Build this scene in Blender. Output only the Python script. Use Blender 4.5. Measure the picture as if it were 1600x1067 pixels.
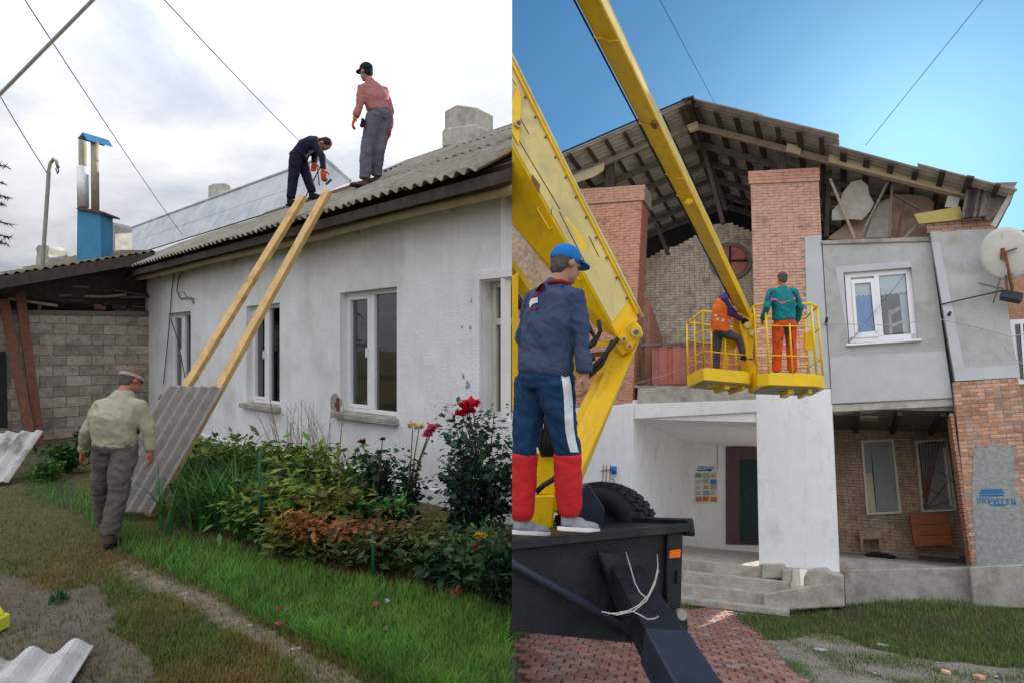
import bpy, bmesh, math, random
import numpy as np
from mathutils import Vector, Matrix, noise as mnoise
random.seed(7); rng = np.random.default_rng(7)
scene = bpy.context.scene
COL = scene.collection
for o in list(bpy.data.objects): bpy.data.objects.remove(o)

# ------------------------------------------------------------------ camera, sky, sun, exposure
F = 850.0                      # focal length in photo pixels (photo 1600 x 1067)
C = Vector((0, 0, 1.7))        # eye above the garden
cd = bpy.data.cameras.new('camera'); cam = bpy.data.objects.new('camera', cd); COL.objects.link(cam)
cam.location = C; cam.rotation_euler = (math.radians(90), 0, 0)
cd.sensor_width = 36; cd.lens = F/1600*36; cd.shift_y = 12.5/1600; cd.clip_start = .05; cd.clip_end = 5000
scene.camera = cam
def ray(px, py): return Vector(((px-800)/F, 1, (546-py)/F))
def at(px, py, Y): return C + ray(px, py)*Y
def pix(p):
    d = p-C; return (800+F*d.x/d.y, 546-F*d.z/d.y)
def hit(px, py, P, n):
    r = ray(px, py); return C + r*((P-C).dot(n)/r.dot(n))
# The right-hand courtyard stands on falling, tilted ground; V is its own upright, U runs along its facade, D into it
V = Vector((.07, .262, .962)).normalized()
def flat(d): d = Vector(d); return (d-V*d.dot(V)).normalized()
U = flat((2730, -850, 0)); D = flat((500, 850, 0))
EX = flat((1, 0, 0)); EY = V.cross(EX).normalized()
HR = 1.75
G0 = C - V*HR
sun_dir = ray(1412, 226).normalized()

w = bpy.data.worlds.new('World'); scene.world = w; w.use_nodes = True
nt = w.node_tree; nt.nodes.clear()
def N(t, **k):
    n = nt.nodes.new(t)
    for a, b in k.items(): setattr(n, a, b)
    return n
def L(a, b): nt.links.new(a, b)
tc = N('ShaderNodeTexCoord'); sx = N('ShaderNodeSeparateXYZ'); L(tc.outputs['Generated'], sx.inputs[0])
sun_el = math.asin(sun_dir.dot(V)); sun_az = math.atan2(sun_dir.dot(EX), sun_dir.dot(EY))
cb = N('ShaderNodeCombineXYZ')
for i, e in enumerate((EX, EY, V)):
    vm = N('ShaderNodeVectorMath', operation='DOT_PRODUCT'); L(tc.outputs['Generated'], vm.inputs[0]); vm.inputs[1].default_value = e
    L(vm.outputs['Value'], cb.inputs[i])
sky = N('ShaderNodeTexSky', sky_type='NISHITA', sun_disc=False, sun_elevation=sun_el, sun_rotation=sun_az, altitude=300, air_density=1.15, dust_density=.5, ozone_density=3.0)
L(cb.outputs[0], sky.inputs[0])
bgR = N('ShaderNodeBackground'); bgR.inputs[1].default_value = .037
skt = N('ShaderNodeMix', data_type='RGBA', blend_type='MULTIPLY'); skt.inputs[0].default_value = 1; skt.inputs[7].default_value = (.47, .85, .98, 1); L(sky.outputs[0], skt.inputs[6]); L(skt.outputs[2], bgR.inputs[0])
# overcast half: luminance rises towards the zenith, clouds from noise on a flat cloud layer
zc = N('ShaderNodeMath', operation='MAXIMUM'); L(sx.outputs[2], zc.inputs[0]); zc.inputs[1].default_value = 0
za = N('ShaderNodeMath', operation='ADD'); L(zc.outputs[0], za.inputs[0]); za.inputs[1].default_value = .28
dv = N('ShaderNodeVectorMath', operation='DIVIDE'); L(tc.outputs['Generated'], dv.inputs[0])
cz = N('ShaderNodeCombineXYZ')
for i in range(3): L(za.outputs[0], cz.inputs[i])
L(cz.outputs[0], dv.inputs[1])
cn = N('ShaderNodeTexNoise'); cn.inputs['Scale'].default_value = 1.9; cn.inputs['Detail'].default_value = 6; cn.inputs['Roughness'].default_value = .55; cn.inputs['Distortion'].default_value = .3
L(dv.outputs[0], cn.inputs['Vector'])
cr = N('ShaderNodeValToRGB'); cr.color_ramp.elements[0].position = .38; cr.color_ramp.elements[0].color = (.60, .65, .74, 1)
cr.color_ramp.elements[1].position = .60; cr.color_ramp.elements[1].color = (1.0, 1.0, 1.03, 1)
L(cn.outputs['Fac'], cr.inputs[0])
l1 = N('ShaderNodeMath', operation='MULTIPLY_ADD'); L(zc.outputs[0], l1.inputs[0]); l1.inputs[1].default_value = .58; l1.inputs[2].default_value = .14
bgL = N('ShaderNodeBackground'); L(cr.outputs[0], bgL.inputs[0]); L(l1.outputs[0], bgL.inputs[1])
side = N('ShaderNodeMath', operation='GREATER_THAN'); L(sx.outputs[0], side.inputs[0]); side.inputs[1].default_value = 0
mxw = N('ShaderNodeMixShader'); cy = N('ShaderNodeMapRange', interpolation_type='SMOOTHSTEP'); cy.inputs[1].default_value = -.25; cy.inputs[2].default_value = .4; L(sx.outputs[1], cy.inputs[0])   # overcast added unseen behind the viewer on the blue side, brightens shaded facades
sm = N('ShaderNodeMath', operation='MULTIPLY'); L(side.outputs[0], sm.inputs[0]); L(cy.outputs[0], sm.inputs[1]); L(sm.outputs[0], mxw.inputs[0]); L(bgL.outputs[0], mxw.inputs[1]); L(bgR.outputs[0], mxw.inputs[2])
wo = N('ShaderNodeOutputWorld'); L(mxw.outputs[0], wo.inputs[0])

sl = bpy.data.lights.new('sun', 'SUN'); sl.energy = 2.2; sl.angle = math.radians(.6); sl.color = (1, .95, .86)
so = bpy.data.objects.new('sun', sl); COL.objects.link(so); so.location = (20, 20, 30)
so.rotation_euler = sun_dir.to_track_quat('Z', 'Y').to_euler()
vs = scene.view_settings; vs.view_transform = 'Standard'; vs.look = 'None'; vs.gamma = 1; vs.use_curve_mapping = False; vs.exposure = 1.75
scene.render.resolution_x = 1024; scene.render.resolution_y = 682

# ------------------------------------------------------------------ materials
MATS = {}
def mat(name, col=(.5,.5,.5), rough=.8, var=.18, scale=6, bump=.15, bscale=60, metal=0, rnd=0, col2=None, attr=None, spec=.3, stain=None, sscale=1.5, spos=(.55,.7), streak=None, speck=None, stretch=None, trans=0, coat=0):
    m = bpy.data.materials.new(name); m.use_nodes = True; t = m.node_tree
    b = t.nodes['Principled BSDF']; b.inputs['Roughness'].default_value = rough; b.inputs['Metallic'].default_value = metal
    b.inputs['Specular IOR Level'].default_value = spec; b.inputs['Coat Weight'].default_value = coat
    def n(ty, **k):
        x = t.nodes.new(ty)
        for a, v in k.items(): setattr(x, a, v)
        return x
    lk = t.links.new
    g = n('ShaderNodeNewGeometry'); vec = g.outputs['Position']
    if stretch:
        mp = n('ShaderNodeMapping'); mp.inputs['Scale'].default_value = stretch; lk(vec, mp.inputs[0]); vec = mp.outputs[0]
    n1 = n('ShaderNodeTexNoise'); n1.inputs['Scale'].default_value = scale; n1.inputs['Detail'].default_value = 8; n1.inputs['Roughness'].default_value = .65
    lk(vec, n1.inputs['Vector'])
    def mix(a, b_, f, typ='MIX'):
        x = n('ShaderNodeMix', data_type='RGBA', blend_type=typ)
        for s, v in ((6, a), (7, b_)):
            if isinstance(v, tuple): x.inputs[s].default_value = (*v[:3], 1)
            else: lk(v, x.inputs[s])
        if isinstance(f, float): x.inputs[0].default_value = f
        else: lk(f, x.inputs[0])
        return x.outputs[2]
    r = n('ShaderNodeMapRange'); r.inputs[1].default_value = .3; r.inputs[2].default_value = .7; lk(n1.outputs['Fac'], r.inputs[0])
    if attr:
        at_ = n('ShaderNodeAttribute', attribute_name=attr); base = at_.outputs['Color']
        lo = mix(base, (1-var,)*3, 1.0, 'MULTIPLY'); hi = mix(base, (1+var,)*3, 1.0, 'MULTIPLY')
        c = mix(lo, hi, r.outputs[0])
    else:
        lo = tuple(x*(1-var) for x in col); hi = col2 or tuple(min(1, x*(1+var)) for x in col)
        c = mix(lo, hi, r.outputs[0])
    if stain:
        n2 = n('ShaderNodeTexNoise'); n2.inputs['Scale'].default_value = sscale; n2.inputs['Detail'].default_value = 7; n2.inputs['Roughness'].default_value = .6
        lk(vec, n2.inputs['Vector'])
        r2 = n('ShaderNodeMapRange'); r2.inputs[1].default_value = spos[0]; r2.inputs[2].default_value = spos[1]; lk(n2.outputs['Fac'], r2.inputs[0])
        c = mix(c, stain, r2.outputs[0])
    if streak:      # rain streaks: noise drawn out along the vertical
        ms_ = n('ShaderNodeMapping'); ms_.inputs['Scale'].default_value = (7, 7, .55); lk(g.outputs['Position'], ms_.inputs[0])
        n4 = n('ShaderNodeTexNoise'); n4.inputs['Scale'].default_value = 1.0; n4.inputs['Detail'].default_value = 9; n4.inputs['Roughness'].default_value = .7; lk(ms_.outputs[0], n4.inputs['Vector'])
        r4 = n('ShaderNodeMapRange'); r4.inputs[1].default_value = .52; r4.inputs[2].default_value = .80; r4.inputs[4].default_value = .75; lk(n4.outputs['Fac'], r4.inputs[0]); c = mix(c, streak, r4.outputs[0])
    if speck:       # chips and specks
        n5 = n('ShaderNodeTexNoise'); n5.inputs['Scale'].default_value = speck[1]; n5.inputs['Detail'].default_value = 10; n5.inputs['Roughness'].default_value = .75; lk(g.outputs['Position'], n5.inputs['Vector'])
        r5 = n('ShaderNodeMapRange'); r5.inputs[1].default_value = speck[2]; r5.inputs[2].default_value = speck[2]+.035; lk(n5.outputs['Fac'], r5.inputs[0]); c = mix(c, speck[0], r5.outputs[0])
    if rnd:
        oi = n('ShaderNodeObjectInfo'); hs = n('ShaderNodeHueSaturation')
        mr = n('ShaderNodeMapRange'); mr.inputs[3].default_value = 1-rnd; mr.inputs[4].default_value = 1+rnd; lk(oi.outputs['Random'], mr.inputs[0]); lk(mr.outputs[0], hs.inputs['Value'])
        ml = n('ShaderNodeMath', operation='MULTIPLY'); ml.inputs[1].default_value = 7.13; lk(oi.outputs['Random'], ml.inputs[0])
        fr = n('ShaderNodeMath', operation='FRACT'); lk(ml.outputs[0], fr.inputs[0])
        m2 = n('ShaderNodeMapRange'); m2.inputs[3].default_value = 1-rnd*.8; m2.inputs[4].default_value = 1+rnd*.3; lk(fr.outputs[0], m2.inputs[0]); lk(m2.outputs[0], hs.inputs['Saturation'])
        lk(c, hs.inputs['Color']); c = hs.outputs[0]
    lk(c, b.inputs['Base Color'])
    if bump:
        n3 = n('ShaderNodeTexNoise'); n3.inputs['Scale'].default_value = bscale; n3.inputs['Detail'].default_value = 5; lk(vec, n3.inputs['Vector'])
        bp = n('ShaderNodeBump'); bp.inputs['Strength'].default_value = bump; bp.inputs['Distance'].default_value = .02
        lk(n3.outputs['Fac'], bp.inputs['Height']); lk(bp.outputs[0], b.inputs['Normal'])
    if rough < .95:
        rr = n('ShaderNodeMapRange'); rr.inputs[3].default_value = max(.02, rough-.08); rr.inputs[4].default_value = min(1, rough+.1); lk(n1.outputs['Fac'], rr.inputs[0]); lk(rr.outputs[0], b.inputs['Roughness'])
    if trans:
        tr = n('ShaderNodeBsdfTranslucent'); lk(c, tr.inputs[0]); ms = n('ShaderNodeMixShader'); ms.inputs[0].default_value = trans
        lk(b.outputs[0], ms.inputs[1]); lk(tr.outputs[0], ms.inputs[2]); lk(ms.outputs[0], t.nodes['Material Output'].inputs[0])
    MATS[name] = m; return m
def glassmat(name, tint=(.9,.95,1), refl=.25):
    m = bpy.data.materials.new(name); m.use_nodes = True; t = m.node_tree; t.nodes.clear()
    tr = t.nodes.new('ShaderNodeBsdfTransparent'); tr.inputs[0].default_value = (*tint, 1)
    gl = t.nodes.new('ShaderNodeBsdfGlossy'); gl.inputs['Roughness'].default_value = .03
    fr = t.nodes.new('ShaderNodeFresnel'); fr.inputs[0].default_value = 1.5
    ad = t.nodes.new('ShaderNodeMath'); ad.operation = 'ADD'; ad.inputs[1].default_value = refl; t.links.new(fr.outputs[0], ad.inputs[0])
    mx = t.nodes.new('ShaderNodeMixShader'); t.links.new(ad.outputs[0], mx.inputs[0]); t.links.new(tr.outputs[0], mx.inputs[1]); t.links.new(gl.outputs[0], mx.inputs[2])
    o = t.nodes.new('ShaderNodeOutputMaterial'); t.links.new(mx.outputs[0], o.inputs[0]); MATS[name] = m
mat('plaster_left', (.79,.785,.80), .9, .08, 2.5, .35, 45, stain=(.55,.535,.52), sscale=1.1, spos=(.5,.78), streak=(.60,.585,.57), speck=((.42,.39,.35), 9, .685))
mat('plaster_white', (.87,.875,.89), .85, .04, 3, .08, 60, stain=(.66,.66,.66), sscale=1.3, spos=(.56,.75), streak=(.66,.66,.66), speck=((.5,.48,.45), 8, .70))
mat('plaster_grey', (.43,.44,.43), .9, .14, 1.6, .3, 70, stain=(.36,.34,.30), sscale=2.2, spos=(.5,.68), streak=(.30,.29,.27), speck=((.28,.26,.23), 8, .68))
mat('plaster_pale', (.50,.52,.53), .9, .08, 2, .2, 70)
mat('plaster_rough', (.31,.32,.31), .95, .25, 14, .8, 60)
mat('concrete', (.36,.34,.31), .95, .25, 5, .5, 50, stain=(.22,.20,.17), sscale=3, spos=(.5,.7))
mat('concrete_step', (.46,.43,.38), .95, .22, 6, .5, 60, stain=(.28,.25,.2), sscale=2.5, spos=(.5,.7))
mat('brick_red', (.70,.37,.25), .9, .22, 9, .4, 80, rnd=.22, stain=(.30,.15,.12), sscale=4, spos=(.55,.8))
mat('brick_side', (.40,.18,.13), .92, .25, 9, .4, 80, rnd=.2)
mat('brick_old', (.50,.26,.16), .9, .3, 9, .5, 70, rnd=.3, stain=(.36,.30,.25), sscale=5, spos=(.52,.75))
mat('brick_yellow', (.55,.46,.36), .92, .3, 10, .4, 70, stain=(.25,.2,.16), sscale=3, spos=(.5,.75))
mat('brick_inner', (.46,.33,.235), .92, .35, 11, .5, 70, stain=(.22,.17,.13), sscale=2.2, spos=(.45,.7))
mat('mortar', (.33,.27,.24), .98, .2, 20, .5, 90)
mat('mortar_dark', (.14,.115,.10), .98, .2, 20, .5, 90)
mat('block', (.35,.31,.26), .95, .28, 12, .5, 60, rnd=.25, stain=(.17,.15,.12), sscale=4, spos=(.5,.75))
mat('block_mortar', (.24,.22,.175), .98, .3, 9, .6, 60)
mat('slate', (.27,.245,.20), .92, .25, 7, .3, 70, stain=(.14,.13,.10), sscale=5, spos=(.5,.72), rnd=.1)
mat('slate_pale', (.29,.265,.255), .9, .2, 9, .3, 70, stain=(.22,.2,.18), sscale=4, spos=(.52,.75))
mat('slate_white', (.48,.465,.445), .85, .15, 8, .25, 70, stain=(.2,.18,.16), sscale=3, spos=(.52,.66))
mat('slate_under', (.46,.435,.40), .95, .15, 6, .2, 70, stain=(.25,.22,.19), sscale=2.5, spos=(.52,.75), rnd=.15)
mat('slate_moss', (.15,.13,.085), .95, .3, 9, .4, 60)
mat('zinc', (.50,.52,.55), .6, .12, 3, .06, 10, metal=.15, stain=(.38,.41,.44), sscale=1.7, spos=(.45,.65))
mat('dark_wood', (.065,.05,.045), .9, .35, 12, .4, 60, rnd=.2, stretch=(1,1,.4))
mat('grey_wood', (.18,.15,.13), .9, .35, 12, .4, 60, rnd=.2)
mat('rafter_wood', (.31,.235,.18), .9, .3, 10, .35, 60, rnd=.15)
mat('pale_wood', (.62,.52,.34), .8, .12, 12, .2, 70)
mat('pine', (.68,.44,.19), .65, .18, 10, .2, 70, stain=(.42,.23,.07), sscale=7, spos=(.55,.72))
mat('rust_wood', (.17,.075,.055), .9, .3, 12, .5, 60)
mat('chimney_white', (.50,.48,.43), .95, .2, 7, .5, 60, stain=(.33,.31,.26), sscale=4, spos=(.48,.7))
mat('blue_paint', (.07,.26,.46), .75, .12, 5, .15, 60)
mat('pipe_grey', (.34,.30,.22), .85, .2, 8, .2, 60)
mat('pipe_foil', (.72,.73,.75), .5, .15, 30, .3, 50, metal=.3)
mat('gas_pipe', (.44,.36,.22), .6, .12, 6, .1, 60)
mat('white_pvc', (.80,.81,.83), .35, .03, 5, 0)
mat('cream_frame', (.62,.60,.52), .6, .1, 8, .1)
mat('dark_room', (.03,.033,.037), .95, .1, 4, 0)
mat('blind_blue', (.04,.33,.75), .7, .08, 6, .1, 30)
mat('lace', (.75,.78,.8), .9, .1, 20, .1)
mat('shutter_slat', (.30,.31,.31), .6, .1, 5, 0)
glassmat('glass', (.80,.86,.90), .12); glassmat('glass_right', (.92,.96,.98), .04)
mat('steel_pole', (.33,.32,.29), .6, .15, 10, .1, metal=.2)
mat('wire', (.05,.05,.055), .7, .1, 5, 0)
mat('wire_white', (.40,.39,.36), .6, .1, 5, 0)
mat('crane_yellow', (.86,.53,.006), .42, .1, 3, .05, 30, stain=(.60,.37,.03), sscale=4, spos=(.58,.75), coat=.1, streak=(.50,.31,.03), speck=((.16,.09,.03), 14, .68))
mat('crane_pale', (.68,.56,.22), .5, .14, 2.5, .06, 30, stain=(.45,.38,.19), sscale=3, spos=(.5,.7), streak=(.42,.36,.2), speck=((.2,.13,.06), 12, .66))
mat('crane_rust', (.22,.10,.03), .85, .3, 20, .3)
mat('basket_yellow', (.88,.58,.01), .45, .08, 4, .05, 30, coat=.15)
mat('basket_under', (.42,.38,.30), .7, .15, 8, .1)
mat('trailer_black', (.012,.013,.017), .42, .3, 6, .12, 40, stain=(.03,.028,.027), sscale=5, spos=(.52,.7), speck=((.07,.06,.055), 16, .67))
mat('trailer_blue', (.022,.029,.045), .5, .2, 6, .1)
mat('rubber', (.016,.016,.018), .8, .2, 20, .3, 80)
mat('hose', (.015,.015,.016), .5, .1, 10, 0)
mat('orange_lens', (.70,.14,.01), .3, .05, 10, .05)
mat('skin', (.44,.22,.15), .55, .08, 25, .1, 120)
mat('skin_red', (.40,.15,.10), .6, .1, 25, .1, 120)
mat('glove_orange', (.55,.09,.03), .8, .1, 20, .2, 90)
mat('hair_dark', (.025,.02,.017), .8, .3, 60, .4, 150)
mat('hair_grey', (.10,.085,.075), .8, .3, 60, .4, 150)
mat('cap_blue', (.01,.17,.50), .85, .08, 15, .2, 200)
mat('cap_black', (.014,.014,.022), .9, .15, 15, .2, 120)
mat('collar_red', (.24,.02,.035), .9, .1, 20, .1)
mat('cap_brown', (.19,.10,.075), .9, .2, 40, .2, 120); mat('cap_cream', (.36,.29,.24), .9, .1, 40, .2)
mat('jacket_sage', (.38,.365,.26), .9, .12, 8, .25, 160)
mat('trouser_grey', (.115,.105,.095), .9, .2, 8, .25, 120)
mat('trouser_slate', (.125,.125,.16), .9, .2, 8, .25, 120)
mat('shirt_pink', (.40,.16,.16), .9, .12, 8, .25, 120)
mat('navy', (.012,.014,.034), .9, .25, 8, .25, 120)
mat('boots', (.10,.06,.04), .8, .2, 12, .2)
mat('sweat_blue', (.05,.075,.145), .9, .15, 10, .25, 160)
mat('track_blue', (.010,.042,.11), .85, .12, 8, .2, 160)
mat('track_red', (.62,.025,.03), .85, .08, 8, .2, 120)
mat('track_white', (.72,.75,.78), .85, .05, 8, .1)
mat('shoe_grey', (.30,.31,.33), .7, .2, 30, .2); mat('shoe_white', (.75,.75,.76), .6, .06, 20, .1)
mat('vest_orange', (.85,.16,.02), .8, .08, 8, .2); mat('reflective', (.70,.68,.55), .5, .1, 20, .1)
mat('teal', (.01,.22,.24), .85, .1, 8, .2); mat('purple', (.06,.03,.13), .85, .1, 8, .2); mat('pink', (.62,.17,.23), .85, .1, 8, .1)
mat('work_orange', (.72,.09,.02), .85, .1, 8, .2); mat('work_grey', (.09,.07,.085), .9, .15, 8, .2)
mat('sheet_red', (.40,.135,.10), .65, .15, 4, .1, 40, rnd=.1, stain=(.28,.09,.07), sscale=5)
mat('door_green', (.012,.035,.04), .5, .2, 5, .1); mat('door_frame', (.13,.075,.085), .8, .15, 6, .1)
mat('veneer', (.30,.10,.04), .5, .2, 5, .1, 60, stretch=(1,1,9))
mat('board_grey', (.26,.28,.28), .8, .12, 6, .1); mat('board_cream', (.50,.46,.33), .8, .12, 6, .1)
mat('fibre_board', (.34,.25,.18), .9, .25, 5, .3, 40, stain=(.22,.15,.11), sscale=3); mat('fibre_grey', (.36,.33,.29), .9, .2, 5, .3, 40)
mat('panel_olive', (.42,.37,.12), .7, .1, 5, .1)
mat('dish', (.60,.59,.54), .55, .1, 5, .05, stain=(.36,.22,.12), sscale=4, spos=(.62,.72))
mat('rusty', (.20,.09,.045), .85, .3, 20, .3)
mat('paper', (.72,.70,.66), .9, .06, 8, 0)
for nm, c in (('ink_blue',(.02,.16,.36)),('paper_orange',(.80,.26,.05)),('paper_pink',(.72,.22,.22)),('paper_green',(.35,.50,.30)),('paper_yellow',(.75,.65,.25)),('paper_blue',(.12,.35,.6)),('paper_grey',(.45,.45,.43))):
    mat(nm, c, .85, .12, 30, .1)
mat('bucket_blue', (.02,.20,.55), .5, .05, 5, 0)
mat('rag_black', (.012,.013,.018), .9, .2, 12, .3)
mat('soil', (.125,.098,.075), 1.0, .3, 9, .8, 50, attr='Col'); mat('ground_right', (.2,.2,.2), 1.0, .25, 12, .7, 60, attr='Col')
mat('paver', (.32,.16,.13), .9, .3, 12, .5, 60, rnd=.28, stain=(.30,.26,.24), sscale=2.5, spos=(.55,.75))
mat('grass', (.1,.1,.1), .7, .3, 2.5, 0, attr='Col', trans=.3)
mat('leaf', (.1,.1,.1), .6, .2, 8, 0, attr='Col', trans=.22)
mat('stem', (.10,.085,.04), .9, .2, 20, .2); mat('dry_stem', (.26,.17,.13), .9, .2, 20, 0)
mat('petal', (.1,.1,.1), .7, .12, 30, 0, attr='Col', trans=.2)
mat('needle', (.012,.022,.016), .8, .2, 10, 0)
mat('stake_green', (.02,.12,.07), .6, .1, 8, 0)
mat('yellow_plastic', (.60,.58,.04), .4, .1, 8, 0)
mat('lens_dark', (.01,.01,.012), .15, 0, 5, 0)
mat('stone', (.33,.29,.26), .95, .3, 12, .5, 60, rnd=.2)

# ------------------------------------------------------------------ mesh helpers
ROOT = {}
def tag(o, label=None, cat=None, group=None, kind=None):
    if label: o['label'] = label
    if cat: o['category'] = cat
    if group: o['group'] = group
    if kind: o['kind'] = kind
    return o
def thing(name, loc, label, cat, group=None):
    o = bpy.data.objects.new(name, None); COL.objects.link(o); o.location = loc; o.empty_display_size = .2
    ROOT[o] = Vector(loc); return tag(o, label, cat, group)
def link(name, me, m=None, parent=None, smooth=False):
    if m and not me.materials: me.materials.append(MATS[m])
    if smooth: me.polygons.foreach_set('use_smooth', [True]*len(me.polygons))
    o = bpy.data.objects.new(name, me); COL.objects.link(o)
    if parent: o.parent = parent; ROOT[o] = ROOT[parent]
    else: ROOT[o] = Vector((0,0,0))
    return o
class MB:
    def __init__(s): s.v = []; s.f = []
    def add(s, vs, fs):
        k = len(s.v); s.v += [Vector(x) for x in vs]; s.f += [tuple(i+k for i in f) for f in fs]; return s
    def hexa(s, p):      # 4 bottom + 4 top corners, same order
        return s.add(p, [(3,2,1,0),(4,5,6,7),(0,1,5,4),(1,2,6,5),(2,3,7,6),(3,0,4,7)])
    def box(s, c, ax, ay, az, hx, hy, hz):
        c = Vector(c); q = [c+ax*(i*hx)+ay*(j*hy) for i, j in ((-1,-1),(1,-1),(1,1),(-1,1))]
        return s.hexa([x-az*hz for x in q]+[x+az*hz for x in q])
    def prism(s, poly, vec):
        n = len(poly); k = Vector(vec); a = [Vector(p) for p in poly]; b = [p+k for p in a]
        return s.add(a+b, [tuple(range(n)), tuple(range(2*n-1, n-1, -1))]+[(i, i+n, (i+1)%n+n, (i+1)%n) for i in range(n)])
    def beam(s, a, b, w_, h, up=Vector((0,0,1)), roll=0):
        a = Vector(a); b = Vector(b); d = (b-a).normalized(); x = d.cross(up)
        if x.length < 1e-4: x = d.cross(Vector((1,0,0)))
        x.normalize(); y = x.cross(d).normalized()
        if roll: x, y = x*math.cos(roll)+y*math.sin(roll), y*math.cos(roll)-x*math.sin(roll)
        q = [x*(i*w_/2)+y*(j*h/2) for i, j in ((-1,-1),(1,-1),(1,1),(-1,1))]
        return s.hexa([a+k for k in q]+[b+k for k in q])
    def loft(s, rings, cap=True):
        n = len(rings[0]); k = len(s.v)
        for r in rings: s.v += [Vector(x) for x in r]
        for i in range(len(rings)-1):
            for j in range(n):
                s.f.append((k+i*n+j, k+i*n+(j+1)%n, k+(i+1)*n+(j+1)%n, k+(i+1)*n+j))
        if cap:
            s.f.append(tuple(k+j for j in range(n-1, -1, -1))); e = k+(len(rings)-1)*n; s.f.append(tuple(e+j for j in range(n)))
        return s
    def tube(s, pts, r, n=8, side=None, flatk=1.0, cap=True):
        pts = [Vector(p) for p in pts]; rs = r if isinstance(r, (list, tuple)) else [r]*len(pts); rings = []; px = None
        for i, p in enumerate(pts):
            d = (pts[min(i+1, len(pts)-1)]-pts[max(i-1, 0)]).normalized()
            if side is not None: x = side-d*side.dot(d)
            elif px is None: x = d.orthogonal()
            else: x = px-d*px.dot(d)
            if x.length < 1e-5: x = d.orthogonal()
            x.normalize(); px = x; y = d.cross(x)
            rings.append([p+x*(math.cos(a)*rs[i])+y*(math.sin(a)*rs[i]*flatk) for a in [2*math.pi*j/n for j in range(n)]])
        return s.loft(rings, cap)
    def ell(s, c, ax, ay, az, n=12, m=8, lo=-1, hi=1):
        rings = []
        for i in range(m+1):
            t = -math.pi/2+math.pi*((lo+1)/2+(hi-lo)/2*i/m); r = max(math.cos(t), .02)
            rings.append([Vector(c)+az*math.sin(t)+ax*(r*math.cos(2*math.pi*j/n))+ay*(r*math.sin(2*math.pi*j/n)) for j in range(n)])
        return s.loft(rings)
    def build(s, name, m, parent=None, clip=None, smooth=False, bevel=0):
        base = ROOT[parent] if parent else Vector((0,0,0))
        bm = bmesh.new(); vs = [bm.verts.new(p) for p in s.v]
        for f in s.f:
            try: bm.faces.new([vs[i] for i in f])
            except ValueError: pass
        bmesh.ops.recalc_face_normals(bm, faces=bm.faces)
        if bevel: bmesh.ops.bevel(bm, geom=list(bm.edges), offset=bevel, segments=1, affect='EDGES', profile=.5)
        if clip:
            sg = -1 if clip == 'L' else 1
            if any(v.co.x*sg < 0 for v in bm.verts):
                r = bmesh.ops.bisect_plane(bm, geom=bm.verts[:]+bm.edges[:]+bm.faces[:], plane_co=(0.0,0,0), plane_no=(sg,0,0), clear_inner=True, clear_outer=False)
                ed = [e for e in r['geom_cut'] if isinstance(e, bmesh.types.BMEdge) and e.is_boundary]
                if ed: bmesh.ops.holes_fill(bm, edges=ed)
        if not bm.verts: bm.free(); return None
        bmesh.ops.translate(bm, vec=-base, verts=bm.verts)
        me = bpy.data.meshes.new(name); bm.to_mesh(me); bm.free()
        return link(name, me, m, parent, smooth)
def B1(name, m, parent, clip=None, fn=None, **k):
    mb = MB(); fn(mb); return mb.build(name, m, parent, clip, **k)
def nparr(name, verts, faces_n, faces, cols=None, m=None, parent=None, smooth=False):
    """verts (n,3), faces flat list of same-size polygons"""
    me = bpy.data.meshes.new(name); base = np.array(ROOT[parent]) if parent else np.zeros(3)
    verts = np.asarray(verts, dtype=np.float64)-base; faces = np.asarray(faces, dtype=np.int32)
    me.vertices.add(len(verts)); me.vertices.foreach_set('co', verts.ravel())
    nf = len(faces)//faces_n; me.loops.add(len(faces)); me.loops.foreach_set('vertex_index', faces)
    me.polygons.add(nf); me.polygons.foreach_set('loop_start', np.arange(nf, dtype=np.int32)*faces_n)
    me.update(calc_edges=True)
    if cols is not None:
        a = me.color_attributes.new('Col', 'FLOAT_COLOR', 'POINT'); c = np.ones((len(verts), 4)); c[:, :3] = cols; a.data.foreach_set('color', c.ravel())
    return link(name, me, m, parent, smooth)
def inpoly(x, y, P):
    r = False; j = len(P)-1
    for i in range(len(P)):
        if (P[i][1] > y) != (P[j][1] > y) and x < (P[j][0]-P[i][0])*(y-P[i][1])/(P[j][1]-P[i][1])+P[i][0]: r = not r
        j = i
    return r
def corr(P, a, la, b, lb, pitch, amp, th=.008, seg=8, jag=0):
    """corrugated sheet: waves vary along a (unit), ridges run along b"""
    mb = MB(); n_ = a.cross(b).normalized(); k = max(2, int(la/pitch*seg)); top = []; P = Vector(P)
    for i in range(k+1):
        t = la*i/k; z = amp*math.sin(2*math.pi*t/pitch)
        e0 = jag*(mnoise.noise(Vector((t*4, P.x*3, 0)))); e1 = jag*(mnoise.noise(Vector((t*4, P.y*3, 5))))
        q0 = P+a*t+n_*z+b*e0; q1 = q0+b*(lb+e1-e0)
        top.append((q0, q1))
    vs = [];
    for q0, q1 in top: vs += [q0, q1, q0-n_*th, q1-n_*th]
    fs = []
    for i in range(k):
        o = i*4; fs += [(o,o+1,o+5,o+4),(o+2,o+6,o+7,o+3),(o,o+4,o+6,o+2),(o+1,o+3,o+7,o+5)]
    fs += [(0,2,3,1),(k*4,k*4+1,k*4+3,k*4+2)]
    return mb.add(vs, fs)
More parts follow.
